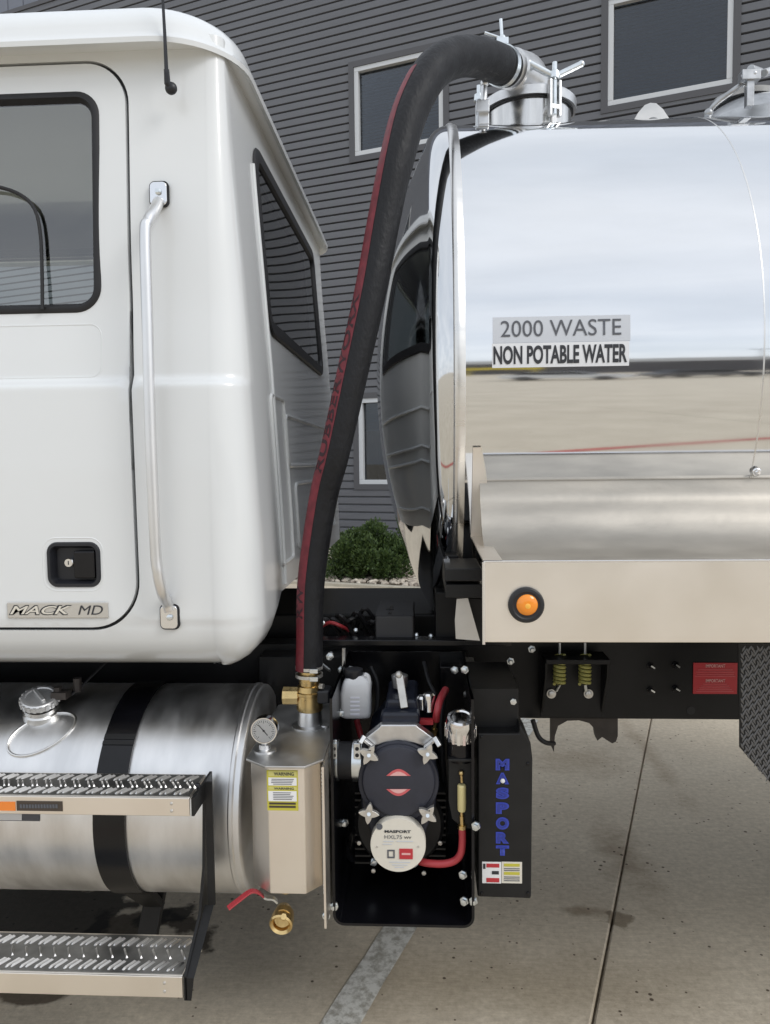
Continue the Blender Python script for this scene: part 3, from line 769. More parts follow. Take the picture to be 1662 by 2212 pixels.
# door
hx0, hz1 = nearXZ(104, 1170); hx1, hz0 = nearXZ(223, 1267)
ho = rrect(hx0, hx1, hz0, hz1, .028, 6)
vs2, fs2 = cdt(door_out, [win_hole, to_s(shrink(ho, .002))], pts)
door = obj('door', rim(vs2, fs2, lambda s, z, o=0.0: cabP(s, z, o + .002), None, .03), 'white', T, sharp=38)
mb = MB()
def ring_tube(poly, P, off, r, n=8):
    return MB().tube([P(*p, off) for p in poly + [poly[0], poly[1]]], r, n, caps=False)
rub_o = to_s(shrink(win_xz, -.006)); rub_i = to_s(shrink(win_xz, .021))
n = len(rub_o); mb = MB()
mb.add([cabP(*p, .003) for p in rub_o] + [cabP(*p, .009) for p in to_s(shrink(win_xz, .002))] + [cabP(*p, .008) for p in to_s(shrink(win_xz, .010))] + [cabP(*p, -.012) for p in rub_i],
       [(k * n + i, k * n + (i + 1) % n, (k + 1) * n + (i + 1) % n, (k + 1) * n + i) for k in range(3) for i in range(n)])
obj('window_seal', mb, 'seam', door, sharp=50, fix=False)
gp = to_s(shrink(win_xz, .015)); v2, f2 = cdt(gp, [], [(s, z) for s, z in pts])
mb = MB(); mb.add([cabP(s, z, -.009) for s, z in v2], f2); obj('window_glass', mb, 'cab_glass', door, sharp=None, fix=False)
# door inner panel and trim below the window (seen through the glass from the side only)
# embossed swage at the bottom of the door, sill panel under it
st_ = rrect(-1.30, nearXZ(212, 700)[0], nearXZ(100, 815)[1], nearXZ(100, 700)[1], .03, 5)
obj('pressed_bead', MB().tube([cabP(sN(x), z, .0012) for x, z in dense(st_, .05) + st_[:1]], .0022, 6, caps=False), 'white', door)
# door handle
n = len(ho)
mb = MB(); lv = [(ho, -.002), (shrink(ho, .003), -.007), (shrink(ho, .010), -.007), (shrink(ho, .016), .004), (shrink(ho, .018), .016)]
mb.add([Vector((x, YN + o, z)) for p, o in lv for x, z in p], [(k * n + i, k * n + (i + 1) % n, (k + 1) * n + (i + 1) % n, (k + 1) * n + i) for k in range(len(lv) - 1) for i in range(n)] + [tuple(range(4 * n, 5 * n))])
hd = obj('door_handle', mb, 'plastic', door, sharp=40)
mb = pbox(158, 1190, 204, 1250, YN - .005, YN + .012); obj('handle_paddle', mb, 'black', hd, bevel=.005)
mb = MB(); q = W(147, 1216, YN - .006); mb.lathe(q, (0, 1, 0), [(0, .002), (0, .0105), (.003, .0125), (.02, .0125)], 24); lk = obj('lock', mb, 'chrome', hd)
mb = MB(); mb.box(q.x - .001, q.x + .001, q.y - .0012, q.y, q.z - .005, q.z + .005); obj('keyhole', mb, 'ink', hd)
# white embossed ring round the handle
ro = rrect(hx0 - .010, hx1 + .006, hz0 - .008, hz1 + .010, .034, 6)
obj('handle_surround', MB().tube([Vector((x, YN + .0035, z)) for x, z in ro + ro[:2]], .0065, 8, caps=False), 'white', door)
# badge
bd = obj('badge', pbox(14, 1301, 232, 1336, YN - .007, YN + .004), mat('badge_plate', (.62, .60, .56), .35, .6), door, bevel=.003, label='pale rectangular maker badge with bold slanted capitals')
ptext('badge_lettering', 'MACK', 18, 1307, 156, 1329, YN - .0080, 'ink', bd, bold=.055, shear=.35)
ptext('badge_lettering', 'MACK', 21, 1309, 153, 1327, YN - .0092, 'cream', bd, bold=.012, shear=.35)
ptext('badge_lettering', 'MD', 168, 1308, 222, 1328, YN - .0080, 'ink', bd, bold=.0, shear=.25)
# rear window
n = len(rear_hole); rp = lambda poly, off: [cabP(s, z, off) for s, z in poly]
mb = MB(); rh = rear_hole
lv = [(shrink(rh, -.03), .003), (shrink(rh, -.024), .010), (shrink(rh, .012), .010), (shrink(rh, .018), -.006)]
mb.add([p for q_, o in lv for p in rp(q_, o)], [(k * n + i, k * n + (i + 1) % n, (k + 1) * n + (i + 1) % n, (k + 1) * n + i) for k in range(3) for i in range(n)])
rs_ = obj('rear_window_seal', mb, 'seam', shell, sharp=50, fix=False)
v2, f2 = cdt(shrink(rh, .012), [], [(s, z) for s, z in pts]); mb = MB(); mb.add([cabP(s, z, .001) for s, z in v2], f2)
obj('rear_window_glass', mb, 'rear_glass', shell, sharp=None, fix=False)
fh = far_hole; v2, f2 = cdt(fh, [], []); mb = MB(); mb.add([cabP(s, z, -.006) for s, z in v2], f2); obj('far_window_glass', mb, 'far_glass', shell, sharp=None, fix=False)
nf = len(fh); mb = MB(); mb.tube([cabP(s, z, .0) for s, z in fh + fh[:2]], .014, 8, caps=False); obj('far_window_seal', mb, 'seam', shell)
for fh_ in front_holes:
    v2, f2 = cdt(fh_, [], []); mb = MB(); mb.add([cabP(s, z, -.01) for s, z in v2], f2); obj('windscreen', mb, 'cab_glass', shell, sharp=None, fix=False)
# pressed beads on the rear wall
def bead(y0, y1, z0, z1, r=.007, cr=.03, cut=0.0):
    pl = dense(rrect(y0, y1, z0, z1, cr, 5), .08)
    pl = [(y, z - cut * max(0, (y - y0)) if z > (z0 + z1) / 2 else z) for y, z in pl]
    return MB().tube([cabP(sR(y), z, .001) for y, z in pl + pl[:2]], r, 8, caps=False)
q0 = WX(607, 897, XR); q1 = WX(613, 1006, XR); obj('pressed_bead', bead(q0.y, 3.62, q1.z, q0.z), 'white', shell)
q0 = WX(622, 1046, XR); q1 = WX(625, 1185, XR); obj('pressed_bead', bead(q0.y, 3.62, q1.z, q0.z), 'white', shell)
q0 = WX(577, 852, XR); q1 = WX(585, 1222, XR); q2 = WX(612, 1215, XR); obj('pressed_bead', bead(q0.y, q2.y, q1.z, q0.z, .006, .02), 'white', shell)
q0 = WX(548, 262, XR); 
mb = MB(); mb.tube([cabP(sR(WX(562, 560, XR - .02).y), z, .002) for z in [1.33 + k * .09 for k in range(15)]], .006, 8); obj('corner_bead', mb, 'white', shell)
# cab floor (underside)
mb = MB(); fl = [cabP(s, 1.33, -.03) for s in ss_]; mb.add(fl, [tuple(range(len(fl)))]); obj('cab_floor', mb, 'frame', shell, sharp=None)
# interior
it = MB(); it.box(-1.35, -.62, 2.15, 2.72, 1.25, 1.72); it.box(-.80, -.62, 2.15, 2.72, 1.72, 2.30)
obj('seat', it, 'seat', shell, bevel=.05)
it = MB(); it.box(-1.35, -.62, 3.18, 3.75, 1.25, 1.70); it.box(-.80, -.62, 3.18, 3.75, 1.70, 2.12); obj('seat', it, 'seat', shell, bevel=.05)
it = MB(); it.box(-2.62, -2.1, 2.05, 3.85, 1.3, 1.92); obj('dashboard', it, 'seat', shell, bevel=.06)
it = MB(); cc_ = Vector((-1.82, 2.42, 2.03)); ax_ = Vector((.55, 0, .8)).normalized(); o1 = ax_.orthogonal().normalized(); o2 = ax_.cross(o1)
it.tube([cc_ + (o1 * math.cos(t * PI / 16) + o2 * math.sin(t * PI / 16)) * .22 for t in range(34)], .016, 8, caps=False); obj('steering_wheel', it, 'plastic', shell)
obj('mirror_arm', MB().tube(catmull([W(-60, 400, 1.964), W(0, 405, 1.964), W(45, 422, 1.964), W(73, 450, 1.963), W(86, 500, 1.961), W(90, 580, 1.956), W(91, 668, 1.948)], 6), .0048, 8), 'seam', door)
# roof cap
def roof_ring(z, off, rc=.21):
    out = []
    for cx, cy, a0 in ((XR - .006 + off - rc, YN - off + rc, 270), (XR - .006 + off - rc, YFAR + off - rc, 0), (XF - off + rc, YFAR + off - rc, 90), (XF - off + rc, YN - off + rc, 180)):
        for i in range(13): t = R(a0 + 90 * i / 12); out.append(Vector((cx + rc * math.cos(t), cy + rc * math.sin(t), z)))
    return out
zl = W(150, 101, YN + .03).z; zl2 = W(150, 88, YN).z; ztop = zl2 + .142
rings = [(zl + .004, -.09), (zl, -.03), (zl + .002, -.012), (zl2 - .012, .006), (zl2, .008), (zl2 + .006, .004), (zl2 + .02, -.004)]
for i in range(1, 11): t = i / 10; rings.append((zl2 + .02 + (ztop - zl2 - .02) * math.sin(t * PI / 2) ** 1.0, -.004 - .155 * (1 - math.cos(t * PI / 2)) - .02 * t))
mb = MB(); RR = [roof_ring(z, o, max(.05, .21 + o * .5)) for z, o in rings]; n = len(RR[0])
for r_ in RR: mb.v += [tuple(p) for p in r_]
for k in range(len(RR) - 1):
    for i in range(n): mb.f.append((k * n + i, k * n + (i + 1) % n, (k + 1) * n + (i + 1) % n, (k + 1) * n + i))
cx_ = (XR + XF) / 2; cy_ = (YN + YFAR) / 2; last = len(RR) - 1
k0 = len(mb.v); mb.v += [tuple(Vector((cx_ + (p.x - cx_) * .6, cy_ + (p.y - cy_) * .6, p.z + .008))) for p in RR[-1]]
for i in range(n): mb.f.append((last * n + i, last * n + (i + 1) % n, k0 + (i + 1) % n, k0 + i))
mb.f.append(tuple(k0 + i for i in range(n)))
roof = obj('roof', mb, 'white', T, sharp=40)
# antenna
p0 = W(369, 191, YN + .01)
mb = MB(); mb.sphere(p0, .0155, 16, 10, 1, .8, 1); mb.tube([p0, W(361, 180, YN), W(359, 150, YN - .005)], [.010, .008, .0065], 10)
an = obj('antenna', mb, 'plastic', T)
mb = MB(); mb.tube([W(359, 158, YN - .006), W(355, 70, YN - .012), W(351, 0, YN - .02), W(346, -60, YN - .03)], [.0052, .0042, .0036, .003], 8); obj('antenna_mast', mb, 'plastic', an)
# grab handle
def mount(x, y, Y):
    a, b = W(x - 19, y - 24, Y), W(x + 19, y + 26, Y)
    o = rrect(a.x, b.x, b.z, a.z, .012, 5)
    m_ = MB(); m_.prism([Vector((p, Y - .008, q)) for p, q in o], (0, .012, 0)); return m_
gm1 = mount(343, 419, YN + .035); gh_path = [W(342, 436, YN + .022), W(334, 452, YN - .01), W(319, 478, YN - .045), W(313, 510, YN - .055), W(318, 700, YN - .055), W(325, 950, YN - .055),
    W(335, 1180, YN - .055), W(341, 1240, YN - .055), W(350, 1280, YN - .045), W(360, 1302, YN - .012), W(366, 1318, YN - .004)]
gh = obj('grab_handle', MB().tube(catmull(gh_path, 6), .0142, 16), mat('handle_aluminium', (.80, .80, .80), .34, 1.0, var=.05), T)
obj('handle_mount', gm1, 'chrome', gh, bevel=.002); obj('handle_mount', mount(366, 1331, YN), 'chrome', gh, bevel=.002)
for x, y, Y in ((341, 414, YN + .026), (366, 1334, YN - .009)):
    obj('screw', MB().lathe(W(x, y, Y), (0, -1, 0), [(0, .0085), (.004, .008), (.006, .004), (.006, .001)], 12), 'zinc', gh)
for x, y in ((343, 419), (366, 1331)):
    Y = YN + (.037 if y < 600 else .001); a, b = W(x - 23, y - 29, Y), W(x + 23, y + 31, Y)
    obj('mount_gasket', MB().prism([Vector((p, Y - .003, q)) for p, q in rrect(a.x + .002, b.x, b.z + .003, a.z - .003, .014, 5)], (0, .005, 0)), 'seam', gh)

# ------------------------------------------------------------------ fuel tank
r_ft = .303; yc, zc = 2.245, W(280, 1700, 2.23).z
th1 = (W(300, 1475, 1) - CAM); th2 = (W(300, 1926, 1) - CAM); e1, e2 = math.atan2(-th1.z, th1.y), math.atan2(-th2.z, th2.y)
half = (e2 - e1) / 2; dd = r_ft / math.sin(half); mid = (e1 + e2) / 2; yc, zc = dd * math.cos(mid), CAM.z - dd * math.sin(mid)
x_end = W(521, 1700, yc - r_ft).x - .012; print('FT', yc, zc, x_end)
mb = MB(); prof = [(-2.3, .02), (-2.3, r_ft)] + [(x_end - .06, r_ft), (x_end - .031, r_ft), (x_end - .030, r_ft), (x_end - .026, r_ft + .003), (x_end - .018, r_ft + .003), (x_end - .014, r_ft),
      (x_end, r_ft - .001), (x_end + .004, r_ft - .004), (x_end + .007, r_ft - .011), (x_end + .009, r_ft - .03), (x_end + .013, r_ft - .09), (x_end + .016, r_ft - .17), (x_end + .017, .01)]
mb.lathe((0, yc, zc), (1, 0, 0), prof, 96, True, True)
ft = obj('fuel_tank', mb, 'alu_tank', T, sharp=32, label='brushed aluminium cylindrical fuel tank under the cab')
def strap(px, wpx, name='tank_strap'):
    x = W(px, 1700, yc - r_ft).x; hw = SC(wpx, yc - r_ft) / 2
    m_ = MB(); pr = [(x - hw, r_ft + .002), (x - hw, r_ft + .007), (x + hw, r_ft + .007), (x + hw, r_ft + .002)]
    m_.lathe((0, yc, zc), (1, 0, 0), pr, 96, False, False); return obj(name, m_, 'black', T if False else ft, sharp=30), x, hw
st, sx_, hw_ = strap(233, 74); strap(-620, 74)
def ft_p(x, ang, off=0.0): return Vector((x, yc - (r_ft + off) * math.cos(ang), zc + (r_ft + off) * math.sin(ang)))
def ang_at(py):      # angle on the near face of the fuel tank that shows at picture row py
    best = min(range(-90, 91), key=lambda a_: abs((1106 - F * 0) * 0 + row(ft_p(-.5, R(a_))) - py)); return R(best)
def row(p):
    q = ROT.transposed() @ (p - CAM); return 1106 - F * q.y / -q.z
for (pa, pb, of) in ((1592, 1603, .009), (1607, 1612, .010)):
    a0, a1 = ang_at(pa), ang_at(pb); m_ = MB()
    rows = [[ft_p(sx_ - hw_, a0 + (a1 - a0) * k / 4, of), ft_p(sx_ + hw_, a0 + (a1 - a0) * k / 4, of)] for k in range(5)]; m_.grid(rows); obj('strap_overlap', m_, 'black_satin', st, sharp=None)
# lower strap bracket reaching down and back to the frame
mb = MB(); mb.prism([ft_p(sx_ - hw_ + .0, R(-62), .004), ft_p(sx_ + hw_, R(-62), .004), Vector((sx_ + .035, yc - .02, zc - r_ft - .09)), Vector((sx_ - .02, yc - .02, zc - r_ft - .09))], (0, .03, 0))
mb.bar((sx_ + .015, yc + .0, zc - r_ft - .02), (sx_ - .02, yc - .05, zc - r_ft - .235), .06, .03, (0, 1, 0))
obj('strap_bracket', mb, 'black_satin', ft, bevel=.003)
M['cast_light'] = mat('satin_cast_cap', (.78, .78, .78), .45, .75, var=.1, vscale=60)
# filler: oval plate following the tank, neck and cap
fx = W(82, 1560, yc - r_ft + .05).x
ov = []; a_mid = ang_at(1560); 
hxw = SC(62, 2.05); a_lo = ang_at(1637); a_hi = R(62)
fx -= .045; ova = [(fx - .012 + (hxw + (.0 if math.sin(R(k * 10)) < 0 else .0)) * math.cos(R(k * 10)) + .075 * (.5 + .5 * math.sin(R(k * 10))), a_lo + (a_hi - a_lo) * (.5 + .5 * math.sin(R(k * 10)))) for k in range(36)]
obj('filler_weld', MB().tube([ft_p(x, a, .002) for x, a in ova + ova[:2]], .0042, 8, caps=False), 'alu', ft)
ac = ang_at(1540); nrm = Vector((0, -math.cos(ac), math.sin(ac))); bc = W(90, 1545, ft_p(0, ac).y)
bc = ft_p(bc.x, ac); axn = (nrm + Vector((.12, 0, .35))).normalized()
mb = MB(); mb.lathe(bc - axn * .01, axn, [(0, .052), (.018, .052), (.022, .047), (.035, .047)], 36); nk = obj('filler_neck', mb, 'alu', ft)
mb = MB(); prof = [(.034, .046), (.036, .052), (.052, .052), (.056, .048), (.057, .040), (.054, .038), (.054, .004)]
mb.lathe(bc, axn, prof, 40)
a_, b_ = axn.orthogonal().normalized(), axn.cross(axn.orthogonal().normalized())
for k in range(20):
    t = 2 * PI * k / 20; c = bc + axn * .045 + (a_ * math.cos(t) + b_ * math.sin(t)) * .0525; mb.obox(c, axn * .008, (a_ * math.cos(t) + b_ * math.sin(t)) * .003, (b_ * math.cos(t) - a_ * math.sin(t)) * .004)
fc = obj('filler_cap', mb, 'cast_light', ft)
mb = MB(); mb.obox(bc + axn * .058, b_ * .034, a_ * .006, axn * .006); obj('cap_grip', mb, 'cast_light', fc, bevel=.003)
q = W(132, 1500, 2.12); mb = MB(); mb.obox(q, (.022, 0, 0), (0, .02, 0), (0, 0, .010)); mb.cyl(q + Vector((.035, .03, 0)), q + Vector((.035, .03, .04)), .012, 12); mb.cyl(q + Vector((-.01, -.0, .0)), q + Vector((-.01, 0, .022)), .011, 12)
obj('vent_fitting', mb, 'rust', ft)
mb = MB(); mb.tube(catmull([bc + axn * .03 + Vector((.04, 0, 0)), bc + Vector((.075, .03, .05)), q + Vector((.03, .02, .0)), q + Vector((.09, .12, .07))], 6), .004, 6); obj('vent_hose', mb, 'rubber', ft)
# label on the tank behind the step
a0, a1 = ang_at(1763), ang_at(1779)
m_ = MB(); X0, X1 = W(-60, 1770, 1.98).x, W(90, 1770, 1.97).x
m_.grid([[ft_p(X0, a0 + (a1 - a0) * k / 3, .0015), ft_p(X1, a0 + (a1 - a0) * k / 3, .0015)] for k in range(4)]); lb = obj('tank_label', m_, 'grey_print', ft, sharp=None)
m_ = MB(); Xa = W(52, 1770, 1.97).x; m_.grid([[ft_p(X0, a0 + (a1 - a0) * (.1 + .8 * k / 3), .0027), ft_p(Xa, a0 + (a1 - a0) * (.1 + .8 * k / 3), .0027)] for k in range(4)]); obj('tank_label_field', m_, 'white_print', lb, sharp=None)

# ------------------------------------------------------------------ steps
M['shaded_tread'] = mat('shaded_tread_aluminium', (.34, .34, .33), .42, 1.0, var=.3, vscale=20)  # same aluminium as the ridges, with the shade between them put into its colour
def step(name, y_front_top, y_front_bot, x_right_f, x_right_b, Yf, depth, holes_row, label):
    a = W(x_right_f, y_front_top, Yf); zt_ = W(200, y_front_top, Yf).z; zb_ = W(200, y_front_bot, Yf).z; xr = a.x; xl = -2.05
    mb = MB(); mb.box(xl, xr, Yf, Yf + .006, zb_, zt_); mb.box(xl, xr, Yf + .006, Yf + depth, zt_ - .006, zt_); mb.box(xl, xr, Yf + depth - .006, Yf + depth, zb_ + .01, zt_ - .006)
    st_ = obj(name, mb, 'alu_rail', T, bevel=.002, label=label)
    m3 = MB(); m3.box(xl, xr - .004, Yf + .010, Yf + depth - .008, zt_ + .0002, zt_ + .0012); obj('tread_plate', m3, 'shaded_tread', st_)  # thin sheet in the painted shade tone, under the ridges
    # upset tread: pairs of slanting ridges in three rows, standing proud of the plate
    mb = MB(); cell = .0375; x = xr - .028; k = 0
    rows_ = [(.20, 1), (.50, -1), (.80, 1)]
    while x > xl + .03:
        for fr_, sg in rows_:
            cy = Yf + .006 + (depth - .012) * fr_
            for dxx in (-.0062, .0062):
                cx = x + dxx + (.010 if sg < 0 else 0); L2 = .0200 if dxx < 0 else .0175
                d_ = Vector((.50, sg * .87, 0)) * L2 * (depth / .15); s2 = Vector((-sg * .87, .50, 0))  .normalized() * .0034; c = Vector((cx, cy, zt_))
                if sg < 0 and dxx > 0 and holes_row: continue
                mb.add([c - d_ - s2, c + d_ - s2, c + d_ + s2, c - d_ + s2, c - d_ * .72 + Vector((0, 0, .0065)), c + d_ * .72 + Vector((0, 0, .0065))],
                       [(0, 1, 5, 4), (2, 3, 4, 5), (1, 2, 5), (3, 0, 4)])
        x -= cell; k += 1
    obj('tread_ridges', mb, 'chrome_dull', st_, sharp=20, kind='stuff')
    mb = MB(); x = xr - .028
    while x > xl + .03:
        if holes_row or int(round((xr - x) / cell)) % 9 in (5, 6):
            mb.lathe(Vector((x + .014, Yf + depth * .47, zt_ + .0006)), (0, 0, 1), [(0, .0058), (.0004, .0058)], 10)
        x -= cell
    obj('tread_holes', mb, 'seam', st_, kind='stuff')
    for yy in (.3, .7):
        obj('rivet', MB().sphere((xr - .045 if Yf > 0 else 0, Yf - .001, zb_ + (zt_ - zb_) * yy), .0042, 10, 6, 1, .5, 1), 'cast', st_)
    return st_, xr, zt_, zb_
M['chrome_dull'] = mat('tread_aluminium', (.74, .73, .71), .34, 1.0)
M['alu_plate'] = M['alu']
us, uxr, uzt, uzb = step('step', 1722, 1761, 408, 436, 1.80, .145, False, 'upper aluminium tread step carrying an orange and a dark label')
lsx, lxr, lzt, lzb = step('step', 2106, 2151, 393, 424, 1.755, .165, True, 'lower aluminium tread step with a row of drain holes')
obj('orange_label', pbox(-60, 1732, 32, 1751, 1.7985, 1.80), 'orange_print', us)
dk = obj('dark_label', pbox(35, 1731, 134, 1752, 1.7985, 1.80), 'brown_print', us)
for k in range(13): obj('label_print', pbox(42 + k * 6.4, 1738, 46.6 + k * 6.4, 1746, 1.7972, 1.7984), 'grey_print', dk)
# end brackets
for nm, mul_ in (('step_hanger', 0),):
    pts_ = [(uxr + .004, 1.80, uzt + .002), (uxr + .004, 1.95, uzt + .002), (uxr + .004, 1.95, uzt - .03), (uxr + .004, 1.935, uzb - .01)]
    zA, zBk = lzt + .20, lzt + .05
    poly = [(1.86, uzt + .0), (1.965, uzt + .0), (1.965, uzb), (1.955, zA), (1.945, lzt + .07), (1.78, lzb - .004), (1.752, lzb - .004), (1.752, lzt + .004), (1.87, lzt + .09), (1.90, zA), (1.895, uzb), (1.802, uzb), (1.802, uzt)]
    mb = MB(); xs = uxr + .004
    # the hanger steps inwards a little towards the lower step
    def X_at(z): return (uxr + .004) + ((lxr + .004) - (uxr + .004)) * max(0, min(1, (uzb - z) / (uzb - lzt)))
    n = len(poly); V0 = [Vector((X_at(z_), y_, z_)) for y_, z_ in poly]; V1 = [v + Vector((.007, 0, 0)) for v in V0]
    from mathutils.geometry import tessellate_polygon
    tri = tessellate_polygon([[Vector((y_, z_, 0)) for y_, z_ in poly]])
    mb.add(V0 + V1, [tuple(t) for t in tri] + [tuple(i + n for i in reversed(t)) for t in tri] + [(i, (i + 1) % n, n + (i + 1) % n, n + i) for i in range(n)])
    # returned flange facing the street
    mb.box(uxr + .011, uxr + .030, 1.895, 1.901, lzt + .10, uzt)
    mb.add([(X_at(lzt + .1) + .01, 1.895, lzt + .10), (X_at(lzt + .1) + .034, 1.895, lzt + .10), (lxr + .03, 1.752, lzt), (lxr + .008, 1.752, lzt),
            (lxr + .022, 1.752, lzb - .004), (lxr + .008, 1.752, lzb - .004)], [(0, 1, 2, 3), (3, 2, 4, 5)])
    obj('step_hanger', mb, 'black_satin', T, sharp=30)
for x, y in ((424, 1716), (426, 1697)):
    obj('bolt', MB().lathe(W(x, y, 1.87), (0, -1, 0), [(0, .009), (.007, .009), (.009, .006)], 6), 'plastic', us)
obj('step_hanger', MB().box(-2.06, -2.05, 1.76, 1.96, lzb, uzt), 'black_satin', T)

# ------------------------------------------------------------------ chassis
ZR1, ZR0 = W(1300, 1392, 2.55).z, W(1300, 1553, 2.55).z
XE = W(1597, 1480, 2.55).x
fr = MB(); fr.box(-2.6, 4.2, 2.55, 2.558, ZR0, ZR1); fr.box(-2.6, 4.2, 2.558, 2.64, ZR1 - .008, ZR1); fr.box(-2.6, 4.2, 2.558, 2.64, ZR0, ZR0 + .008)
frame = obj('frame_rail', fr, 'frame', T, bevel=.004)
fr = MB(); fr.box(-2.6, 4.2, 3.40, 3.408, ZR0, ZR1); fr.box(-2.6, 4.2, 3.32, 3.40, ZR1 - .008, ZR1); fr.box(-2.6, 4.2, 3.32, 3.40, ZR0, ZR0 + .008); obj('frame_rail', fr, 'frame', T)
mb = MB()
for x in (-.9, .35, 1.3, 2.6): mb.box(x, x + .12, 2.66, 3.31, ZR0 + .03, ZR1 - .03)
obj('cross_member', mb, 'frame', T)
# engine and gearbox mass under and behind the cab
mb = MB(); mb.box(-2.4, -.62, 2.66, 3.30, .62, 1.14); mb.lathe((-.62, 2.98, .88), (1, 0, 0), [(0, .26), (.25, .24), (.5, .17), (.62, .12)], 24); mb.cyl((-.1, 2.98, .86), (2.2, 2.98, .80), .055, 16)
obj('gearbox', mb, 'rust', T, sharp=35)
mb = MB(); q_ = W(560, 1270, 3.3); mb.box(q_.x - .3, W(972, 1270, 3.0).x, 2.72, 3.3, q_.z - .2, q_.z); obj('deck_plate', mb, 'frame', T, bevel=.01)
mb = MB(); mb.box(W(560, 1300, 2.5).x, W(1010, 1300, 2.5).x, 2.46, 2.70, ZR1 - .26, ZR1 - .02)
obj('inner_bracket', mb, 'frame', T, bevel=.006)
# battery-like grey box
gb = obj('junction_box', pbox(810, 1330, 893, 1388, 2.34, 2.60), 'grey_box', T, bevel=.006)
mb = MB(); mb.prism([W(810, 1330, 2.34), W(893, 1330, 2.34), W(889, 1305, 2.5), W(818, 1305, 2.5)], (0, .004, 0)); obj('box_lid', mb, 'grey_box', gb)
for x, y in ((845, 1312), (841, 1326), (871, 1330)): obj('plug', MB().lathe(W(x, y, 2.36), (0, -1, 0), [(0, .006), (.004, .006)], 10), 'seam', gb)
mb = pbox(690, 1383, 1105, 1396, 2.30, 2.36); obj('cross_bar', mb, 'black', T, bevel=.003)
rsx = random.Random(5)
mb = MB()
for k in range(9):
    x = 700 + k * 17; mb.tube(catmull([W(x - 20, 1370 + rsx.uniform(-20, 10), 2.5), W(x, 1330 + rsx.uniform(-15, 15), 2.42), W(x + 25, 1350 + rsx.uniform(-15, 15), 2.45), W(x + 45, 1385, 2.5)], 5), .007, 7)
obj('cable_bundle', mb, 'rubber', T)
obj('cable', MB().tube(catmull([W(690, 1355, 2.42), W(712, 1345, 2.40), W(735, 1352, 2.40), W(752, 1362, 2.45)], 5), .006, 8), 'red_rubber', T)
for x, y, Y in ((768, 1362, 2.38), (886, 1370, 2.36), (899, 1372, 2.36), (930, 1374, 2.36), (715, 1413, 2.36), (697, 1346, 2.38)):
    obj('bolt', MB().lathe(W(x, y, Y), (0, -1, .4), [(0, .0075), (.006, .0075), (.008, .004)], 6), 'zinc', T)
# frame bolts, spring mount
for x, y in ((1404, 1438), (1458, 1436), (1404, 1490), (1458, 1487), (1148, 1402), (1102, 1428), (1067, 1460)):
    b = obj('bolt', MB().lathe(W(x, y, 2.55), (0, -1, 0), [(0, .013), (.004, .013), (.004, .009), (.016, .009), (.018, .006)], 6), 'black' if x > 1390 else 'zinc', frame)
    if x > 1390: obj('bolt_tip', MB().obox(W(x + 6, y + 3, 2.53), (.006, 0, -.004), (0, .002, 0), (.0012, 0, .002)), 'zinc', b)
for x, y in ((1066, 1512), (1216, 1530), (1492, 1535)): obj('hole', MB().lathe(W(x, y, 2.549), (0, -1, 0), [(0, .014), (.0005, .014)], 16), 'seam', frame)
sm_ = MB(); pbox(1166, 1408, 1303, 1550, 2.50, 2.508, sm_)
a = W(1168, 1408, 2.50); b = W(1303, 1408, 2.50); zt_ = a.z; zb_ = W(1200, 1540, 2.5).z
for x in (a.x, b.x - .008): sm_.prism([(x, 2.50, zt_), (x, 2.42, zt_), (x, 2.42, zt_ - .06), (x, 2.50, zb_)], (.008, 0, 0))
sm_.box(a.x, b.x, 2.40, 2.50, zt_ - .016, zt_)
smt = obj('spring_mount', sm_, 'frame', T, bevel=.003)
for x in (1208, 1263):
    pth = []; c0 = W(x, 1416, 2.45); c1 = W(x, 1478, 2.45); nT = 7.5
    for k in range(91): t = k / 90; ang = t * nT * 2 * PI; pth.append((c0.x + .0165 * math.cos(ang), c0.y + .0165 * math.sin(ang), c0.z + (c1.z - c0.z) * t))
    sp = obj('spring', MB().tube(pth, .0052, 7), 'spring', smt)
    obj('spring_rod', MB().cyl(W(x, 1388, 2.45), W(x, 1412, 2.45), .0045, 8), 'zinc', sp)
    obj('spring_rod', MB().tube([W(x, 1478, 2.45), W(x - 8 if x < 1230 else x + 2, 1492, 2.46)], .006, 8), 'zinc', sp)
for x in (1190, 1270): obj('bolt', MB().lathe(W(x, 1498, 2.497), (0, -1, 0), [(0, .0155), (.005, .0155), (.005, .012), (.012, .011), (.014, .006)], 16), 'cast', smt)
rl = obj('warning_label', pbox(1497, 1432, 1592, 1499, 2.546, 2.55), 'red', frame, label='red warning label with pale lettering')
ptext('label_lettering', 'IMPORTANT', 1524, 1435, 1566, 1442, 2.5448, 'pink', rl, .02)
ptext('label_lettering', 'IMPORTANT', 1524, 1467, 1566, 1474, 2.5448, 'pink', rl, .02)
for y, a, b in ((1446, 1508, 1582), (1451, 1503, 1586), (1456, 1505, 1584), (1460, 1501, 1588), (1477, 1518, 1570), (1481, 1514, 1574), (1485, 1510, 1576), (1489, 1506, 1580), (1493, 1504, 1584)): obj('print_line', pbox(a, y, b, y + 1.6, 2.5448, 2.546), 'red_light', rl)
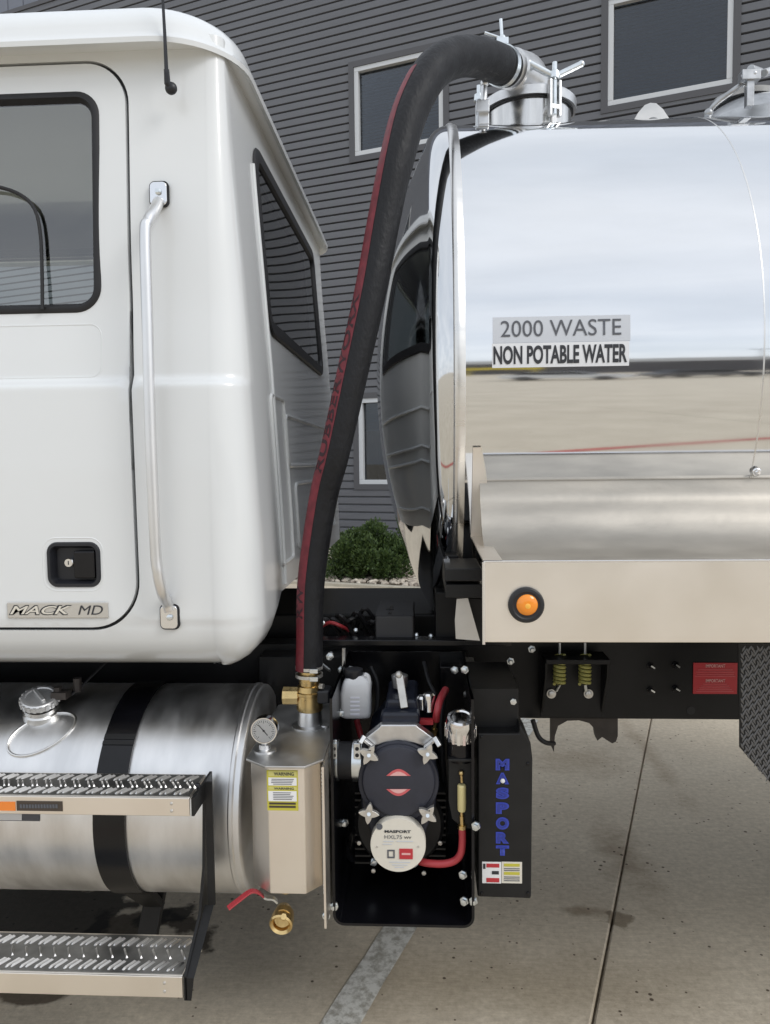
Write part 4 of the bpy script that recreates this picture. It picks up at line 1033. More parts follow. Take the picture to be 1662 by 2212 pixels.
# hook-shaped casting under the rail
arc = []
ho_ = [(1190, 1548), (1334, 1548), (1334, 1590), (1330, 1602), (1322, 1606), (1312, 1600), (1300, 1592), (1290, 1600), (1286, 1590), (1284, 1575), (1272, 1562), (1250, 1556), (1225, 1557), (1205, 1568), (1198, 1590), (1196, 1625), (1190, 1612)]
tri = tessellate_polygon([[Vector((x, y, 0)) for x, y in ho_]]); n = len(ho_); V0 = [W(x, y, 2.62) for x, y in ho_]; V1 = [v + Vector((0, .03, 0)) for v in V0]
mb = MB(); mb.add(V0 + V1, [tuple(t) for t in tri] + [tuple(i + n for i in t) for t in tri] + [(i, (i + 1) % n, n + (i + 1) % n, n + i) for i in range(n)]); obj('spring_hanger', mb, 'rust', T)
mb = MB(); mb.tube(catmull([W(1150, 1555, 2.5), W(1162, 1590, 2.5), W(1178, 1604, 2.5), W(1196, 1606, 2.55)], 5), .008, 8); obj('air_line', mb, 'rubber', T)
# diamond plate mudguard
md = MB(); Ym = 2.12
gA = [W(1597, 1392, Ym), W(1597, 1560, Ym), W(1601, 1640, Ym - .0)]; xe0 = W(1597, 1500, Ym).x
zt_ = W(1630, 1392, Ym).z; zk = W(1630, 1578, Ym).z; z2 = W(1630, 1612, Ym).z
prof = [(xe0, zt_), (xe0 + .001, zk), (xe0 + .010, z2), (xe0 + .05, z2 - .045), (xe0 + .105, z2 - .115)]
front = [Vector((xe0, Ym, z_)) for z_ in (zt_, zk)]
pl = [(1594, 1392), (1597, 1560), (1597, 1614), (1672, 1700), (1780, 1700), (1780, 1392)]
tri = tessellate_polygon([[Vector((x, y, 0)) for x, y in pl]]); n = len(pl); V0 = [W(x, y, Ym) for x, y in pl]; V1 = [v + Vector((0, .004, 0)) for v in V0]
md.add(V0 + V1, [tuple(t) for t in tri] + [tuple(i + n for i in t) for t in tri] + [(i, (i + 1) % n, n + (i + 1) % n, n + i) for i in range(n)])
mg = obj('mudguard', md, 'black_satin', T, label='black diamond plate mudguard behind the chassis rail')
mb = MB(); k = 0
for j in range(60):
    for i in range(34):
        x = 1590 + i * 6.4 + (3.2 if j % 2 else 0); y = 1396 + j * 5.4
        if not inside((x, y), shrink([(a, -b) for a, b in pl], 0) if False else pl): continue
        if min(x - 1597, y - 1394) < 3: continue
        c = W(x, y, Ym); sg = 1 if (i + j) % 2 else -1
        if (i + j) % 3 == 1: continue
        d_ = Vector((sg * .45, 0, .9)).normalized() * .0105; s2 = Vector((.9, 0, -sg * .45)).normalized() * .0032; up = Vector((0, -.0035, 0))
        mb.add([c - d_, c + s2, c + d_, c - s2, c + up], [(0, 1, 4), (1, 2, 4), (2, 3, 4), (3, 0, 4)])
obj('tread_pattern', mb, mat('pale_tread', (.16, .16, .165), .3, .4), mg, sharp=None, kind='stuff')  # raised lozenges coloured paler than the plate so the pattern stands out
# wheels (outside the picture)
for wx, wy, rr_ in ((-2.3, 2.12, .5), (-2.3, 3.56, .5), (2.75, 2.16, .5), (2.75, 3.44, .5)):
    mb = MB(); mb.lathe((wx, wy, .5), (0, 1, 0), [(0, .29), (0, .40), (.02, .47), (.05, .5), (.22, .5), (.25, .47), (.27, .40), (.27, .29)], 48, False, False); wh = obj('wheel', mb, 'tyre', T)
    mb = MB(); mb.lathe((wx, wy + .02, .5), (0, 1, 0), [(0, .06), (0, .10), (.05, .12), (.03, .25), (0, .29), (.22, .29)], 36); obj('rim', mb, 'alu', wh)

M['alu_liner'] = mat('tray_aluminium', (.54, .505, .45), .52, 1.0, var=.20, vscale=9, vstretch=(.5, 1, 1.6), rvar=.05, bump=.05, bscale=40)
# ------------------------------------------------------------------ water tank
RT, YT = .898, 2.98
zt0 = W(1150, 757, YT - RT).z; ZTK = zt0
XS = W(990, 800, YT - RT).x
xm = Vector((0, YT, ZTK))
prof = [(XS, RT), (XS + 3.3, RT), (XS + 3.33, RT - .02), (XS + 3.5, RT * .6), (XS + 3.55, .01)]
seamX = W(1652, 700, YT - RT).x
prof = [(XS + .012, RT), (XS + .03, RT), (XS + .4, RT), (seamX - .03, RT),  (seamX + 1.3, RT), (seamX + 2.2, RT), (seamX + 2.26, RT - .03), (seamX + 2.40, RT * .7), (seamX + 2.46, .01)]
shell_t = obj('tank_shell', MB().lathe((0, YT, ZTK), (1, 0, 0), prof, 160, False, True), 'steel', T, sharp=25, label='mirror polished stainless steel tank barrel')
obj('weld_seam', MB().lathe((0, YT, ZTK), (1, 0, 0), [(seamX - .0022, RT + .0002), (seamX - .0018, RT + .0006), (seamX + .0018, RT + .0006), (seamX + .0022, RT + .0002)], 160, False, False), 'alu', shell_t, sharp=25)
# front head: knuckle and dish
DB = .305
hp = []
kr = .075
for i in range(0, 9):
    t = R(90 * i / 8 * .86); hp.append((XS - .010 - kr * math.sin(t) * 1.0, RT - kr * (1 - math.cos(t))))
x0, r0 = hp[-1]
for i in range(1, 25):
    t = i / 24; r = r0 * (1 - t); hp.append((x0 - DB * (1 - (r / r0) ** 2) ** .92 * .62, max(r, .004)))
obj('tank_head', MB().lathe((0, YT, ZTK), (1, 0, 0), list(reversed(hp)), 160, True, False), 'steel_head', T, sharp=60, label='domed mirror polished front head of the tank')
# rolled ring joint between head and barrel
mb = MB(); pr = [(XS - .014, RT - .004), (XS - .013, RT + .004), (XS - .006, RT + .0085), (XS + .004, RT + .0085), (XS + .010, RT + .004), (XS + .016, RT + .003), (XS + .022, RT - .002)]
obj('tank_ring', mb.lathe((0, YT, ZTK), (1, 0, 0), pr, 160, False, False), 'alu', T, sharp=60)
# signs on the barrel
def tank_fn(px0, py):
    p = W(px0, py, YT - RT); X0 = p.x; a0 = math.asin(max(-1, min(1, (p.z - ZTK) / RT)))
    return X0, a0
def row_ang(py, X):   # elevation angle on the barrel that shows at row py
    lo, hi = R(-60), R(70)
    for _ in range(40):
        m_ = (lo + hi) / 2; p = Vector((X, YT - RT * math.cos(m_), ZTK + RT * math.sin(m_)))
        if row(p) > py: lo = m_
        else: hi = m_
    return (lo + hi) / 2
def tp(X, a, off): return Vector((X, YT - (RT + off) * math.cos(a), ZTK + (RT + off) * math.sin(a)))
Xa, Xb = W(1064, 740, YT - RT).x, W(1361, 740, YT - RT).x
A0, A1, A2 = row_ang(795, Xa), row_ang(741, Xa), row_ang(686, Xa)
def sheet(X0, X1, a0, a1, off, m_, name, parent):
    mb = MB(); mb.grid([[tp(X0, a0 + (a1 - a0) * k / 6, off), tp(X1, a0 + (a1 - a0) * k / 6, off)] for k in range(7)]); return obj(name, mb, m_, parent, sharp=None)
dg_ = sheet(Xa, Xb, A1 - .001, A2, .0012, 'decal_grey', 'capacity_decal', shell_t)
dw_ = sheet(Xa - .002, Xb - .003, A0, A1 - .002, .0014, 'decal_white', 'water_decal', shell_t)
def tank_text(s, x0, y0, x1, y1, m_, par, bold):
    X0, X1 = W(x0, 740, YT - RT).x, W(x1, 740, YT - RT).x; a0, a1 = row_ang(y1, Xa), row_ang(y0, Xa)
    put_text('decal_lettering', s, lambda u, v: tp(X0 + u * (X1 - X0), a0 + (a1 - a0) * v, .0026), 1, 1, m_, par, bold)
tank_text('2000 WASTE', 1081, 694, 1341, 729, 'grey_print', dg_, .0)
tank_text('NON POTABLE WATER', 1065, 748, 1354, 788, 'ink', dw_, .032)
# yellow strip reflected beside the decal belongs to the lot behind (barrier)
# manhole assembly
M['neck_steel'] = mat('brushed_neck_steel', (.80, .79, .77), .24, 1.0, var=.22, vscale=16, vstretch=(2, 2, .15), rvar=.05)
def manhole(xc, full, name):
    c = Vector((xc, YT - .02, ZTK + RT - .03)); top = W(1150, 186, YT - .18).z; r = .158
    m_ = MB(); m_.lathe(c, (0, 0, 1), [(0, r), (top - c.z - .004, r)], 64, False, False); neck = obj(name, m_, 'neck_steel', T, sharp=30)
    ax_l = Vector((0, 0, 1)); zt_ = top
    m_ = MB(); m_.lathe((xc, c.y, zt_ - .030), ax_l, [(0, r + .001), (0, r + .017), (.030, r + .019), (.037, r + .012), (.040, r - .01), (.052, r * .55), (.056, .01)], 64, False, True); lid = obj('lid', m_, 'cast_bright', neck, sharp=30)
    m_ = MB(); m_.lathe((xc, c.y, zt_ - .037), ax_l, [(0, r + .002), (0, r + .007), (.007, r + .007)], 64, False, False); obj('lid_gasket', m_, 'rubber', neck)
    def lug(ang, wing=True):
        d = Vector((math.cos(ang), math.sin(ang), 0)); p = Vector((xc, c.y, 0)) + d * (r + .028); s2 = Vector((-d.y, d.x, 0)); z0 = zt_ - .10
        q = MB(); q.obox(p + Vector((0, 0, z0 + .02)) - d * .012, d * .022, s2 * .0235, (0, 0, .008))
        for sgn in (-1, 1): q.obox(p + Vector((0, 0, zt_ - .05)) + s2 * .0185 * sgn, d * .010, s2 * .0055, (0, 0, .062))
        lg = obj('clamp_lug', q, 'cast_bright', neck, bevel=.003)
        q = MB(); q.cyl(p + Vector((0, 0, zt_ - .105)), p + Vector((0, 0, zt_ + .072)), .0085, 12); q.lathe(p + Vector((0, 0, zt_ + .012)), (0, 0, 1), [(0, .012), (.004, .020), (.026, .018), (.032, .010)], 16)
        bo = obj('swing_bolt', q, 'zinc', lg)
        if wing:
            q = MB()
            for sgn, up_ in ((-1, .052), (1, .040)):
                e = p + Vector((.092 * sgn, 0, zt_ + .022 + up_)); b0 = p + Vector((0, 0, zt_ + .022)); q.tube([b0, e], [.0115, .0115], 12); q.sphere(e, .0125, 12, 8)
            obj('wing_nut', q, 'zinc', lg)
    if full:
        lug(R(-68)); lug(R(188), False); lug(R(60), False)
    else:
        lug(R(-100), False); lug(R(170), False)
    return neck, lid, zt_, r, c
M['cast_dark'] = mat('weathered_cast_aluminium', (.55, .56, .57), .4, 1.0, var=.3, vscale=20, bump=.04, bscale=90)
M['cast_bright'] = mat('cast_aluminium', (.74, .74, .74), .36, 1.0, var=.12, vscale=30, bump=.04, bscale=90)
xmh = W(1153, 230, YT - .18).x
neck, lid, zlid, rm_, cm = manhole(xmh, True, 'manhole')
# second manhole, larger, at the right
xm2 = W(1655, 230, YT - .2).x
m_ = MB(); zt2_ = W(1640, 165, 2.75).z; m_.lathe((xm2 + .03, YT - .02, ZTK + RT - .05), (0, 0, 1), [(0, .19), (zt2_ - ZTK - RT + .05 - .08, .19), (zt2_ - ZTK - RT + .05 - .03, .15), (zt2_ - ZTK - RT + .05, .10)], 48); nk2 = obj('manhole', m_, 'cast_dark', T, sharp=30)
m_ = MB(); m_.lathe((xm2, YT - .02, zt2_ - .004), (0, 0, 1), [(0, .01), (0, .115), (.018, .12), (.03, .09), (.034, .01)], 40); obj('lid', m_, 'cast_dark', nk2)
m_ = MB(); m_.tube(catmull([W(1527, 248, 2.72), W(1545, 225, 2.70), W(1580, 198, 2.68), W(1604, 182, 2.68), W(1622, 178, 2.68)], 6), .009, 12); m_.sphere(W(1530, 245, 2.7), .016, 14, 8); obj('hinge_arm', m_, 'cast_dark', nk2)
m_ = MB(); m_.obox(W(1618, 195, 2.66), (.012, 0, 0), (0, .012, 0), (0, 0, .055)); m_.obox(W(1618, 166, 2.66), (.03, 0, 0), (0, .02, 0), (0, 0, .016)); m_.sphere(W(1606, 165, 2.65), .010, 12, 8); m_.sphere(W(1628, 160, 2.65), .012, 12, 8); m_.cyl(W(1620, 150, 2.66), W(1642, 158, 2.7), .015, 12); m_.cyl(W(1650, 158, 2.66), W(1675, 150, 2.7), .013, 12); obj('clamp_lug', m_, 'cast_dark', nk2, bevel=.002)
# elbow from the lid
el_c = Vector((xmh - .045, cm.y - .03, zlid + .0))
e_end = W(1097, 146, 2.77); e_dir = (W(1055, 130, 2.68) - e_end).normalized()
m_ = MB(); ep = catmull([W(1137, 215, 2.96), W(1137, 188, 2.94), W(1130, 166, 2.90), W(1114, 153, 2.83), e_end, e_end + e_dir * .05], 6)
erad = [v.x for v in catmull([Vector((q, 0, 0)) for q in (.088, .086, .080, .067, .059, .056)], 6)]
m_.tube(ep, erad, 32); elb = obj('elbow', m_, 'cast_bright', T, sharp=40)
m_ = MB(); m_.lathe(e_end - e_dir * .035, e_dir, [(0, .058), (0, .067), (.016, .067), (.018, .060)], 32); obj('elbow_collar', m_, 'cast_bright', elb)
# lifting lug
m_ = MB(); lp_ = [(1364, 268), (1378, 243), (1392, 227), (1404, 222), (1417, 223), (1432, 236), (1453, 268)]
V = [W(x, y, 2.80) for x, y in lp_]
hole_ = [(1395 + 16 * 1 + 16 * math.cos(t), 268 - 15 * math.sin(t)) for t in [PI * k / 8 for k in range(9)]]
pp = [(x, y) for x, y in lp_] + [(1427, 268)] + [(1411 + 16 * math.cos(PI * k / 8), 268 - 15 * math.sin(PI * k / 8)) for k in range(1, 8)] + [(1395, 268)]
tri = tessellate_polygon([[Vector((x, y, 0)) for x, y in pp]]); n = len(pp); V0 = [W(x, y, 2.80) for x, y in pp]; V1 = [v + Vector((0, .02, 0)) for v in V0]
m_.add(V0 + V1, [tuple(t) for t in tri] + [tuple(i + n for i in t) for t in tri] + [(i, (i + 1) % n, n + (i + 1) % n, n + i) for i in range(n)])
lu = W(1408, 268, 2.8); m_.box(lu.x - .07, lu.x - .03, 2.80, 2.82, lu.z - .09, lu.z); m_.box(lu.x + .03, lu.x + .07, 2.80, 2.82, lu.z - .09, lu.z)
obj('lifting_lug', m_, 'alu_dull', T)
# side tray: deck, outer rail, upright flange
YRL = 1.76
rA, rB = W(1044, 1300, YRL).x, 3.4; zr1, zr0 = W(1300, 1213, YRL).z, W(1300, 1388, YRL).z
m_ = MB(); m_.box(rA, rB, YRL, YRL + .006, zr0, zr1); m_.box(rA, rB, YRL + .006, YRL + .05, zr0, zr0 + .006)
rail = obj('side_rail', m_, 'alu_rail', T, bevel=.002, label='wide tan reflecting aluminium side rail with an amber marker lamp')
m_ = MB(); m_.box(rA, rB, YRL - .0012, YRL + .012, zr1 - .0015, zr1 + .003); obj('rail_lip', m_, 'chrome', rail, bevel=.0012)
m_ = MB(); m_.tube([(rA, YRL - .001, zr1 - .0), (rA, YRL - .001, (zr0 + zr1) / 2), (rA, YRL - .001, zr0 - .004)], .0045, 8); obj('corner_weld', m_, 'chrome', rail)
yA = .30
aTop = row_ang(1034, .5); aFl = row_ang(968, .2)
def cont(a): return (YT - (RT + .005) * math.cos(a), ZTK + (RT + .005) * math.sin(a))
yC, zC = cont(aTop)
tray = [(YRL + .006, zr1 - .004), (YRL + .06, zr1 - .008), (YRL + .15, zr1 - .006), (YRL + .22, zr1 + .004), (YRL + .28, zr1 + .026), (YRL + .32, zr1 + .055), (YRL + .345, zr1 + .09), (yC - .012, zC - .055), (yC - .003, zC - .02), (yC, zC)]
tray = [(v.y, v.z) for v in catmull([Vector((0, a, b)) for a, b in tray], 4)]
rows_ = [[Vector((x, y, z)) for y, z in tray] for x in [rA + .02 + (rB - rA) * k / 12 for k in range(13)]]
m_ = MB(); m_.grid(rows_); tr_o = obj('tray_liner', m_, 'alu_liner', T, sharp=None)
m_ = MB(); m_.box(rA + .02, rB, yC - .004, yC + .01, zC - .001, zC + .0015); obj('liner_edge', m_, 'alu_liner', tr_o)
wdt = SC(41, YRL)
tf = [(YRL + .006, zr1), (YRL + .20, zr1 + .004), (YRL + .40, zr1 + .010)]
aLo = math.asin((zr1 + .012 - ZTK) / RT)
tf += [cont(aLo + (aFl - aLo) * k / 10) for k in range(11)]
m_ = MB(); R0 = [Vector((rA - .001, y - .006, z + .004)) for y, z in tf]; R1 = [Vector((rA + wdt * (1.0 if k < 9 else 1.0 - .5 * ((k - 8) / 5) ** 1.5), y - .006, z + .004)) for k, (y, z) in enumerate(tf)]
m_.grid([R0, R1]); R0b = [p + Vector((0, .004, -.004)) for p in R0]; m_.grid([R0b, R0]); R1b = [p + Vector((0, .004, -.004)) for p in R1]; m_.grid([R1, R1b]); obj('end_flange', m_, 'alu_rail', T, sharp=40)
for x, y, s in ((1545, 1088, 1.0), (1631, 1018, .7)):
    a = row_ang(y, W(x, y, 2.1).x); p = tp(W(x, y, YT - RT * math.cos(a)).x, a, .007); nn = Vector((0, -math.cos(a), math.sin(a)))
    obj('bolt', MB().lathe(p, nn, [(0, .018 * s), (.002, .018 * s), (.004, .015 * s), (.004, .010 * s), (.010, .009 * s), (.011, .003 * s)], 20), 'chrome', tr_o)
# amber marker lamp
lm = obj('marker_lamp', pdisc(1137, 1308, YRL - .012, 39, [(0, .70), (-.002, .78), (-.001, .92), (.004, 1.0), (.013, 1.0)]), 'rubber', rail, sharp=30, label='round amber marker lamp in a black rubber ring')
obj('lens', pdisc(1139, 1308, YRL - .019, 25, [(0, .30), (.001, .52), (.004, .85), (.010, 1.0), (.018, 1.0)]), 'amber', lm, sharp=50)
obj('lens_centre', pdisc(1140, 1310, YRL - .0205, 7, [(0, .3), (.001, .8), (.003, 1.0)]), 'amber_core', lm)
# saddle pieces in front of the tray
m_ = MB(); pbox(960, 1228, 1040, 1256, 1.96, 2.17, m_); pbox(962, 1262, 1040, 1292, 1.97, 2.4, m_); bb = obj('tank_saddle', m_, 'black_satin', T, bevel=.003)
m_ = MB(); pprism([(986, 1294), (1010, 1292), (1036, 1384), (984, 1380), (982, 1340)], 2.02, .006, m_); obj('saddle_gusset', m_, 'alu_dull', T)
m_ = MB(); pbox(1004, 1292, 1043, 1388, 2.10, 2.3, m_); pbox(940, 1280, 1000, 1384, 2.35, 2.6, m_); pbox(962, 1200, 990, 1226, 2.2, 2.5, m_); obj('saddle_frame', m_, 'frame', T, bevel=.003)
m_ = MB(); pbox(958, 1207, 971, 1217, 2.10, 2.16, m_); obj('saddle_clip', m_, 'chrome', T)
m_ = MB(); pbox(960, 1205, 1700, 1230, 2.45, 3.5, m_); pbox(1050, 1240, 1700, 1395, 2.50, 3.45, m_); obj('tank_subframe', m_, 'frame', T)

# ------------------------------------------------------------------ moisture trap
YF_ = 1.86
z1 = W(620, 1656, YF_).z; z0 = W(620, 1932, YF_).z; xL, xR_ = W(545, 1780, YF_ + .05).x, W(700, 1780, YF_ + .06).x
xl2, xr2 = W(581, 1780, YF_).x, W(657, 1780, YF_).x; ch = .045; YBk = 2.36
oct_ = [(xl2, YF_), (xr2, YF_), (xR_ - .004, YF_ + ch), (xR_ - .004, YBk - ch), (xr2, YBk), (xl2, YBk), (xL, YBk - ch), (xL, YF_ + ch)]
m_ = MB(); m_.prism([(x, y, z0) for x, y in oct_], (0, 0, z1 - z0))
trap = obj('moisture_trap', m_, 'trap_alu' if 'trap_alu' in M else 'alu_rail', T, bevel=.004, label='tall octagonal aluminium moisture trap canister with yellow warning label')
cx_, cy_ = (xL + xR_) / 2, (YF_ + YBk) / 2
m_ = MB(); m_.prism([(cx_ + (x - cx_) * 1.10, cy_ + (y - cy_) * 1.06, z1) for x, y in oct_], (0, 0, .007)); obj('trap_lid', m_, 'alu_dull', trap, bevel=.002)
# warning label
wl = obj('warning_label', pbox(576, 1664, 643, 1751, YF_ - .0012, YF_), 'yellow_print', trap)
for a, b, mm in ((1666, 1677, 'yellow_pale'), (1680, 1697, 'white_print'), (1700, 1706, 'yellow_pale'), (1709, 1731, 'white_print')):
    obj('label_panel', pbox(579, a, 640, b, YF_ - .0022, YF_ - .0012), mm, wl)
ptext('label_lettering', 'WARNING', 591, 1668, 634, 1675.5, YF_ - .0030, 'ink', wl, .02)
ptext('label_lettering', 'WARNING', 591, 1700.8, 634, 1705.6, YF_ - .0030, 'ink', wl, .02)
for y in (1683, 1686.5, 1690, 1693.5, 1712, 1715.6, 1719.2, 1722.8, 1726.4): obj('print_line', pbox(585 + (y * 7) % 5, y, 634 - (y * 3) % 9, y + 1.3, YF_ - .0028, YF_ - .0022), 'grey_print', wl)
for y in (1734, 1741): obj('print_line', pbox(581, y, 638, y + 4.0, YF_ - .0022, YF_ - .0012), 'ink' if False else 'brown_print', wl)
# mounting plate between trap and pump: a sheet at right angles to the street
xP = W(699, 1800, 1.86).x
m_ = MB(); zPb = W(703, 2006, 1.84).z
m_.prism([(xP, 1.84, zPb), (xP, 1.84, z1 + .008), (xP, 2.42, z1 + .010), (xP, 2.42, zPb + .1), (xP, 2.1, zPb)], (.0055, 0, 0)); mp_ = obj('mounting_plate', m_, 'alu_rail', T)
m_ = MB()
for k in range(34): zz_ = z1 - .01 - k * (z1 - z0) / 34; m_.sphere((xP - .003, 1.843 + .03, zz_), .0052, 8, 6, .7, 1.2, 1)
obj('weld_bead', m_, 'cast', mp_, kind='stuff')
# gauge
M['dial_white'] = mat('dial_white', (.93, .93, .92), .6)
gY = 1.93
gz = obj('pressure_gauge', pdisc(569, 1579, gY, 30, [(.004, .86), (0, .90), (0, .98), (.004, 1.0), (.026, 1.0), (.03, .9)]), 'chrome', trap, sharp=30)
obj('dial', pdisc(569, 1579, gY + .0018, 26.8, [(0, 1.0), (.001, 1.0)]), 'dial_white', gz)
q = W(569, 1579, gY + .0012); m_ = MB(); m_.bar(q + Vector((-.014, 0, .016)), q + Vector((.010, 0, -.012)), .0022, .0006, (0, 1, 0)); m_.lathe(q, (0, -1, 0), [(0, .003), (.0006, .003)], 12); obj('needle', m_, 'ink', gz)
m_ = MB()
for k in range(25):
    t = R(-50 + 280 * k / 24); c = W(569, 1579, gY + .0014); d_ = Vector((math.cos(t), 0, math.sin(t))); m_.bar(c + d_ * (.0235 if k % 4 else .020), c + d_ * .0275, .0011, .0004, (0, 1, 0))
obj('dial_marks', m_, 'ink', gz, kind='stuff')
obj('gauge_glass', pdisc(569, 1579, gY + .0002, 27.5, [(0, 1.0), (.0006, 1.0)]), 'gauge_glass', gz)
b0 = W(572, 1640, gY + .02); b0.z = z1 + .007
m_ = MB(); m_.cyl(b0, Vector((b0.x, b0.y, W(570, 1600, gY + .02).z)), .0085, 12); m_.lathe(b0, (0, 0, 1), [(0, .030), (.004, .030), (.006, .016), (.016, .014), (.018, .010)], 24); obj('gauge_stem', m_, 'cast_bright', gz)
# collar + brass outlet valve on top
vY = 2.14; cxv = W(668, 1500, vY).x
zc0 = z1 + .006; zc1 = W(665, 1532, vY).z
m_ = MB(); m_.lathe((cxv, vY, zc0), (0, 0, 1), [(0, .052), (.005, .052), (.008, .036), (zc1 - zc0 - .006, .033), (zc1 - zc0, .030)], 32); m_.lathe((cxv + .045, vY - .012, zc0), (0, 0, 1), [(0, .012), (.008, .012)], 14); obj('outlet_collar', m_, 'cast_bright', trap)
zv = [W(667, y, vY).z for y in (1533, 1519, 1500, 1480, 1468, 1456, 1440)]
kb = 1.14
m_ = MB(); m_.lathe((cxv, vY, zv[0]), (0, 0, 1), [(a_, b_ * kb) for a_, b_ in [(0, .031), (.006, .0335), (zv[1] - zv[0], .0335), (zv[2] - zv[0], .0315), (zv[2] - zv[0] + .002, .0345), (zv[2] - zv[0] + .010, .0345), (zv[2] - zv[0] + .012, .031), (zv[3] - zv[0], .029), (zv[3] - zv[0] + .002, .025), (zv[4] - zv[0], .026), (zv[5] - zv[0], .024), (zv[6] - zv[0], .024)]], 32)
bv = obj('brass_valve', m_, 'brass', T, sharp=30, label='brass ball valve between the moisture trap and the suction hose')
pl_ = W(640, 1503, vY); pr_ = W(612, 1503, vY)
m_ = MB(); m_.lathe(Vector((pl_.x + .02, vY, pl_.z)), (-1, 0, 0), [(0, .020), (.014, .020), (.014, .026), (pl_.x + .02 - pr_.x, .0265), (pl_.x + .022 - pr_.x, .022), (pl_.x + .015 - pr_.x, .018)], 8); obj('side_port', m_, 'brass', bv, sharp=25)
m_ = MB(); q = W(700, 1500, vY); m_.obox(q, (.02, 0, 0), (0, .03, 0), (0, 0, .02)); obj('valve_actuator', m_, 'plastic', bv, bevel=.008)
m_ = MB(); m_.lathe(W(690, 1482, vY - .02), (1, -.4, 0), [(0, .008), (.012, .008)], 6); obj('packing_nut', m_, 'cast', bv)
for y in (1444, 1461):
    m_ = MB(); m_.lathe((cxv, vY, W(667, y, vY).z), (0, 0, 1), [(0, .0365), (0, .0395), (.009, .0395), (.009, .0365)], 40, False, False); cb_ = obj('hose_clamp', m_, 'cast', bv)
    obj('clamp_screw', MB().obox((cxv + .02, vY - .04, W(667, y, vY).z + .004), (.012, 0, 0), (0, .006, 0), (0, 0, .006)), 'zinc', cb_, bevel=.001)
# drain valve under the trap
dY = 1.90; q = W(612, 1960, dY)
m_ = MB(); m_.cyl((q.x + .002, dY + .03, z0 + .002), (q.x + .002, dY + .03, z0 - .032), .017, 8); m_.cyl(W(612, 1968, dY + .05), W(610, 1984, dY - .005), .022, 24)
m_.lathe(W(610, 1984, dY + .01), (-.05, -1, -.18), [(-.02, .026), (0, .030), (.022, .031), (.026, .027), (.020, .021), (.004, .019), (.003, .002)], 28)
dv = obj('drain_valve', m_, 'brass', T, sharp=30, label='small brass drain valve with red lever below the moisture trap')
m_ = MB(); m_.cyl(W(612, 1982, dY - .014), W(612, 1980, dY - .034), .008, 6); obj('drain_plug', m_, 'brass', dv)
hp_ = [W(598, 1948, dY), W(588, 1940, dY - .005), W(572, 1938, dY - .01), W(556, 1927, dY - .02), W(540, 1926, dY - .03), W(515, 1944, dY - .045), W(492, 1962, dY - .06)]
m_ = MB(); P_ = catmull(hp_, 5)
for i in range(len(P_) - 1): m_.bar(P_[i], P_[i + 1] + (P_[i + 1] - P_[i]) * .1, .016, .005, (.3, 0, 1))
n3 = 11
m1_ = MB(); m1_.v = list(m_.v[:8 * n3]); m1_.f = [f for f in m_.f if max(f) < 8 * n3]
m2_ = MB(); m2_.v = [tuple(v) for v in m_.v[8 * n3:]]; m2_.f = [tuple(i - 8 * n3 for i in f) for f in m_.f if min(f) >= 8 * n3]
obj('lever', m1_, 'zinc', dv); obj('lever_sleeve', m2_, 'red_rubber', dv, bevel=.0015)

# ------------------------------------------------------------------ pump
PY = 1.92
pump_back = MB(); zb0 = W(860, 2002, PY).z; zb1 = W(860, 1396, 2.40).z; xR2 = W(1024, 1800, PY).x; xL2 = xP + .012
rc_ = .03; bot = rrect(xL2, xR2, zb0, zb1, rc_, 6, (.004, .004, rc_, rc_))
th_ = .007
# U-shaped guard: bottom and two sides, rounded corners
ub_ = [p for p in rrect(xL2, xR2, zb0, zb1 - .02, rc_, 6, (.001, .001, rc_, rc_))]
def u_path(ins_):
    x0, x1, zz0 = xL2 + ins_, xR2 - ins_, zb0 + ins_; r = rc_ - ins_
    L = [(x0, zb1 - .02)]; L += [(x0 + r - r * math.cos(R(90 * k / 6)), zz0 + r - r * math.sin(R(90 * k / 6))) for k in range(7)]
    L += [(x1 - r + r * math.sin(R(90 * k / 6)), zz0 + r - r * math.cos(R(90 * k / 6))) for k in range(7)]; L += [(x1, zb1 - .02)]; return L
O_, I_ = u_path(0), u_path(th_); n = len(O_)
m_ = MB()
for Yq in (PY, 2.42):
    m_.v += [(x, Yq, z) for x, z in O_] + [(x, Yq, z) for x, z in I_]
for i in range(n - 1):
    m_.f += [(i, i + 1, n + i + 1, n + i), (2 * n + i, 3 * n + i, 3 * n + i + 1, 2 * n + i + 1), (i, 2 * n + i, 2 * n + i + 1, i + 1), (n + i, n + i + 1, 3 * n + i + 1, 3 * n + i)]
pf = obj('pump_cradle', m_, 'black', T, sharp=35, label='black steel cradle open to the street holding the vacuum pump')
m_ = MB(); m_.box(xL2 + .006, xR2 - .006, 2.41, 2.418, zb0 + .01, zb1 - .02); obj('back_plate', m_, 'black', pf)
for x, y, Y, dr in ((704, 1978, 1.94, 0), (721, 1958, 1.93, 0), (1002, 1947, 1.95, 0), (1022, 1947, 1.93, 0), (999, 1890, 1.99, 0), (1027, 1785, 1.90, 0), (744, 1778, 2.1, 0), (806, 1862, 2.1, 0), (894, 1865, 2.1, 0),
                    (737, 1447, 2.25, 0), (757, 1447, 2.25, 0), (981, 1448, 2.2, 0), (1003, 1447, 2.15, 0), (1008, 1500, 2.2, 0), (712, 1418, 2.2, 0), (736, 1540, 2.1, 0), (710, 1880, 2.1, 0), (830, 1975, 2.2, 0), (940, 1980, 2.2, 0)):
    m_ = MB(); p = W(x, y, Y); m_.lathe(p, (0.3 if x < 860 else -.3, -1, 0), [(-.006, .012), (0, .012), (0, .0085), (.009, .0085), (.010, .005)], 6)
    obj('bolt', m_, 'zinc' if y < 1970 or x < 800 else 'black_satin', pf)
